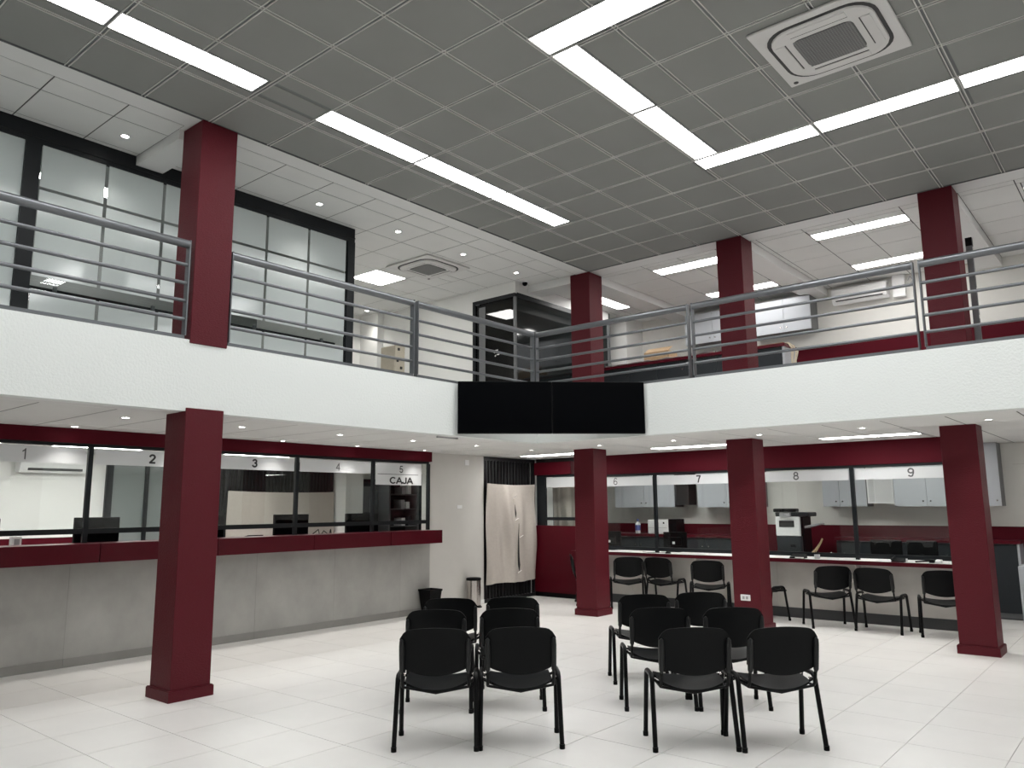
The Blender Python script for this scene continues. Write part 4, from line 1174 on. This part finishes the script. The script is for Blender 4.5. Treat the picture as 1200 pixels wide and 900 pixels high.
t = thing('pen_holder', 'clear grey pen holder on the counter below window eight', 'holder', (2.72, 2.84, 0.838))
MB().lathe(2.72, 2.84, [(0.035, 0.840), (0.04, 0.90)], 14).build('cup', M['greyplastic'], t)
for k in range(3):
    MB().tube([(2.71+0.01*k, 2.84, 0.845), (2.70+0.022*k, 2.83, 0.95)], 0.004, 6).build('pen', M['black'], t)
for k, (x, w_, lab) in enumerate(((2.13, 0.2, 'loose white papers on the counter beside the socket plate column'), (3.40, 0.26, 'loose white papers on the counter at the left of window nine'), (-0.2, 0.3, 'loose white papers on the counter below window six'), (1.15, 0.35, 'loose white papers on the counter below window seven'))):
    b = MB()
    for j in range(3): b.box(x-w_/2+0.02*j, x+w_/2-0.01*j, 2.74+0.01*j, 2.92-0.01*j, 0.8385+0.002*j, 0.8400+0.002*j)
    o = b.build('paper_stack', M['paper']); tag(o, lab, 'paper')
t = thing('counter_mouse', 'black mouse and cable on the counter below window seven', 'mouse', (0.38, 2.84, 0.838))
MB().lathe(0.38, 2.84, [(0.045, 0.839), (0.045, 0.852), (0.03, 0.868), (0.008, 0.874)], 14).build('body', M['black'], t)
MB().tube([(0.38, 2.84, 0.85), (0.2, 2.86, 0.846), (0.05, 2.80, 0.846), (-0.1, 2.88, 0.846)], 0.004, 6).build('cable', M['black'], t)
t = thing('tape_roll', 'yellow ochre folded ribbon and papers on the worktop behind window eight', 'ribbon', (2.75, 3.30, 0.838))
MB().tube([(2.45, 3.30, 0.85), (2.55, 3.30, 0.93), (2.63, 3.28, 1.04), (2.66, 3.28, 1.10)], [0.02, 0.022, 0.014, 0.012], 8).build('stalk', M['cardboard'], t)
sheet('crumpled cream paper on the worktop behind window eight', 2.60, 3.0, 3.22, 3.42, 0.845, 'paper', 0.07, 12, 'paper', 'crumpled_paper')
# light grey pedestal right
t = thing('grey_pedestal', 'light grey metal pedestal at the right edge of the photo behind the furthest column', 'cabinet', (5.17, 4.2, 0))
MB().rbox(4.945, 5.38, 4.0, 4.42, 0.02, 0.762, 0.008, 1).build('body', M['cab'], t)
MB().box(4.96, 5.36, 4.02, 4.40, 0.0, 0.02).build('plinth', M['cdark'], t)
for z in (0.06, 0.29, 0.52):
    MB().box(4.955, 5.37, 3.985, 4.0, z, z+0.21).build('drawer', M['cab'], t)

# ------------------------------------------------------------------ bins
t = thing('waste_basket', 'black tapered plastic waste basket at the end of the left counter', 'bin', (-2.14, 0.02, 0))
def square_loft(rs):
    b = MB(); vs = []
    for (cx, cy, h, z) in rs: vs += [(cx-h, cy-h, z), (cx+h, cy-h, z), (cx+h, cy+h, z), (cx-h, cy+h, z)]
    n = len(rs)
    b._add(vs, [(i*4+k, i*4+(k+1) % 4, (i+1)*4+(k+1) % 4, (i+1)*4+k) for i in range(n-1) for k in range(4)])
    b._add(vs[:4], [(3, 2, 1, 0)])
    return b
square_loft([(-2.12, 0.03, 0.088, 0.0), (-2.12, 0.03, 0.122, 0.345), (-2.12, 0.03, 0.130, 0.345), (-2.12, 0.03, 0.130, 0.375), (-2.12, 0.03, 0.112, 0.375), (-2.12, 0.03, 0.085, 0.01)]).build('basket', M['black'], t)
t = thing('steel_bin', 'round brushed steel bin with black lid in front of the beige wall', 'bin', (-2.20, 1.08, 0))
MB().lathe(-2.20, 1.08, [(0.118, 0.0), (0.118, 0.03)], 28).build('base_ring', M['black'], t)
MB().lathe(-2.20, 1.08, [(0.114, 0.03), (0.114, 0.42)], 28).build('drum', M['chrome'], t)
MB().lathe(-2.20, 1.08, [(0.12, 0.42), (0.122, 0.445), (0.115, 0.46), (0.03, 0.468)], 28).build('lid', M['black'], t)
MB().box(-2.08, -2.05, 1.05, 1.11, 0.0, 0.02).build('pedal', M['black'], t)

# ------------------------------------------------------------------ visitor chairs
def chair_proto():
    t = thing('visitor_chair', '', 'chair')
    def b(n, m, mb, lab=None):
        o = D.objects.new(n, mb.mesh(n, M[m])); C.objects.link(o); o.parent = t; return o
    # seat shell
    W = 0.215
    def seat(u, v, dz=0.0):
        x = -W+2*W*u; y = -0.165+0.41*v
        e = (x/W)**2
        z = 0.432 - 0.040*(1-e)*(1-0.55*v) + 0.012*math.sin(math.pi*v) - 0.03*max(0, v-0.82)**1*(1/0.18)*1.0 - 0.004*(1-v)
        # rounded plan corners
        k = abs(x)/W
        if v < 0.2: x *= 1-0.10*(1-v/0.2)**2*k
        if v > 0.8: x *= 1-0.12*((v-0.8)/0.2)**2*k
        yy = y-0.022*(1-v)*(1-e)*1.0
        return Vector((x, yy, z+dz))
    nu, nv_ = 14, 10
    s = MB()
    s.grid(lambda u, v: seat(u, v), nu, nv_)
    s.grid(lambda u, v: seat(1-u, v, -0.014), nu, nv_)
    edge = [(i/nu, 0) for i in range(nu+1)]+[(1, j/nv_) for j in range(1, nv_+1)]+[(i/nu, 1) for i in range(nu-1, -1, -1)]+[(0, j/nv_) for j in range(nv_-1, 0, -1)]
    n = len(edge)
    vs = [seat(u, v) for u, v in edge]+[seat(u, v, -0.014) for u, v in edge]
    s._add(vs, [(i, n+i, n+(i+1) % n, (i+1) % n) for i in range(n)])
    b('seat', 'blackseat', s)
    # back shell
    HW = 0.238
    def back(u, v, dy=0.0):
        x = -HW+2*HW*u; k = abs(x)/HW
        zt = 0.802-0.024*k*k-0.050*max(0, (k-0.68)/0.32)**2.6
        zb = 0.485+0.058*k**2+0.012*max(0, (k-0.85)/0.15)**2
        z = zb+(zt-zb)*v
        y = -0.205-0.16*(z-0.5)-0.030*(1-k*k)-0.25*max(0, z-0.74)**1.5
        return Vector((x, y+dy, z))
    nu, nv_ = 20, 10
    s = MB()
    s.grid(lambda u, v: back(u, v), nu, nv_)
    s.grid(lambda u, v: back(1-u, v, 0.012), nu, nv_)
    edge = [(i/nu, 0) for i in range(nu+1)]+[(1, j/nv_) for j in range(1, nv_+1)]+[(i/nu, 1) for i in range(nu-1, -1, -1)]+[(0, j/nv_) for j in range(nv_-1, 0, -1)]
    n = len(edge)
    vs = [back(u, v) for u, v in edge]+[back(u, v, 0.012) for u, v in edge]
    s._add(vs, [(i, (i+1) % n, n+(i+1) % n, n+i) for i in range(n)])
    b('backrest', 'blackseat', s)
    for sx in (-1, 1):
        # rear sleeve moulded on each side of the back
        q = MB(); pts = []
        for z in (0.500, 0.52, 0.60, 0.68, 0.715, 0.728):
            pts.append((sx*0.222, -0.212-0.16*(z-0.5)-0.008, z))
        q.tube(pts, [0.008, 0.0175, 0.0185, 0.0185, 0.016, 0.006], 10)
        b('back_sleeve', 'sleeve', q)
        b('upright', 'blackmetal', MB().tube([(sx*0.222, -0.17, 0.408), (sx*0.222, -0.195, 0.43), (sx*0.222, -0.218, 0.52), (sx*0.222, -0.24, 0.64)], 0.011, 8))
        # leg pair: inverted U
        def u_part(y0, y1):
            return
        top = 0.462
        f = [(sx*0.274, 0.188, 0.012), (sx*0.266, 0.135, 0.40), (sx*0.2655, 0.126, 0.44), (sx*0.265, 0.108, top-0.006), (sx*0.265, 0.085, top), (sx*0.265, 0.03, top)]
        r = [(sx*0.274, -0.188, 0.012), (sx*0.266, -0.105, 0.40), (sx*0.2655, -0.095, 0.44), (sx*0.265, -0.075, top-0.006), (sx*0.265, -0.05, top), (sx*0.265, 0.03, top)]
        b('leg', 'blackmetal', MB().tube(f, 0.0162, 10))
        b('leg', 'blackmetal', MB().tube(r, 0.0162, 10))
        for yy in (0.188, -0.188):
            b('foot_cap', 'black', MB().lathe(sx*0.274, yy, [(0.0185, 0.0), (0.019, 0.03)], 10))
        for yy in (0.085, -0.07):
            b('joint_bolt', 'chrome', MB().tube([(sx*0.252, yy, 0.438), (sx*0.236, yy, 0.432)], 0.0095, 8))
    fr = MB()
    for yy, dz in ((0.10, 0), (-0.10, 0)):
        fr.tube([(-0.262, yy, 0.440), (-0.235, yy, 0.425), (-0.15, yy, 0.388), (0, yy, 0.372), (0.15, yy, 0.388), (0.235, yy, 0.425), (0.262, yy, 0.440)], 0.0095, 8)
    fr.tube([(-0.222, 0.17, 0.404), (-0.222, -0.17, 0.405)], 0.009, 8).tube([(0.222, 0.17, 0.404), (0.222, -0.17, 0.405)], 0.009, 8)
    fr.tube([(-0.222, -0.17, 0.405), (0, -0.172, 0.366), (0.222, -0.17, 0.405)], 0.009, 8)
    b('seat_frame', 'blackmetal', fr)
    return t
def floor_pt(lat, dist):
    f2 = Vector((-math.sin(ya), math.cos(ya), 0)); r2 = Vector((math.cos(ya), math.sin(ya), 0))
    return Vector((CAM.x, CAM.y, 0))+f2*dist+r2*lat
CH = []
def row(lat, rear, deg, lab):
    a = math.radians(deg); f = Vector((-math.sin(a), math.cos(a), 0))
    p = floor_pt(lat, rear)+f*0.19
    CH.append((p.x, p.y, deg, lab, 'black visitor chairs in the two waiting blocks'))
def at(x, y, deg, lab, g='black visitor chairs in the two waiting blocks'): CH.append((x, y, deg, lab, g))
at(2.563, -4.429, 40.4, 'black visitor chair in the front row of the left block, left seat')
at(2.978, -4.045, 42.3, 'black visitor chair in the front row of the left block, right seat')
row(-0.615, 6.40, 39.9, 'black visitor chair in the middle row of the left block, left seat')
row(-0.035, 6.44, 41.5, 'black visitor chair in the middle row of the left block, right seat')
row(-0.565, 7.17, 41.0, 'black visitor chair in the back row of the left block, left seat')
row(-0.01, 7.22, 40.5, 'black visitor chair in the back row of the left block, right seat')
at(3.918, -3.359, 40.1, 'black visitor chair in the front row of the right block, left seat')
at(4.358, -3.000, 43.5, 'black visitor chair in the front row of the right block, right seat')
at(3.235, -2.594, 38.5, 'black visitor chair in the middle row of the right block, left seat')
at(3.685, -2.235, 39.8, 'black visitor chair in the middle row of the right block, right seat')
at(2.655, -1.865, 40.5, 'black visitor chair in the back row of the right block, left seat')
row(1.74, 7.50, 39.0, 'black visitor chair in the back row of the right block, right seat')
G2 = 'black visitor chairs against the right counter'
at(-0.18, 2.50, 38.5, 'black visitor chair drawn up to the right counter, next to the corner column', G2)
at(0.40, 2.70, 0, 'black visitor chair drawn up to the right counter, second from the corner column', G2)
at(1.241, 2.50, 20, 'black visitor chair drawn up to the right counter, just left of the socket plate column', G2)
at(2.04, 2.55, -25, 'black visitor chair mostly hidden behind the socket plate column, one leg showing', G2)
at(2.964, 2.42, 38, 'black visitor chair drawn up to the right counter below window eight', G2)
at(3.637, 2.41, -3, 'black visitor chair drawn up to the right counter below the mullion left of window nine', G2)
at(4.346, 2.45, 16, 'black visitor chair drawn up to the right counter, half hidden by the furthest right column', G2)
at(-0.95, 2.50, -52, 'black visitor chair side-on behind the corner column by the maroon panel', G2)
cp = chair_proto()
for k, (x, y, dg, lab, g_) in enumerate(CH):
    c = cp if k == 0 else copy_tree(cp)
    c.location = (x, y, 0); c.rotation_euler = (0, 0, math.radians(dg))
    tag(c, lab, 'chair', g_)
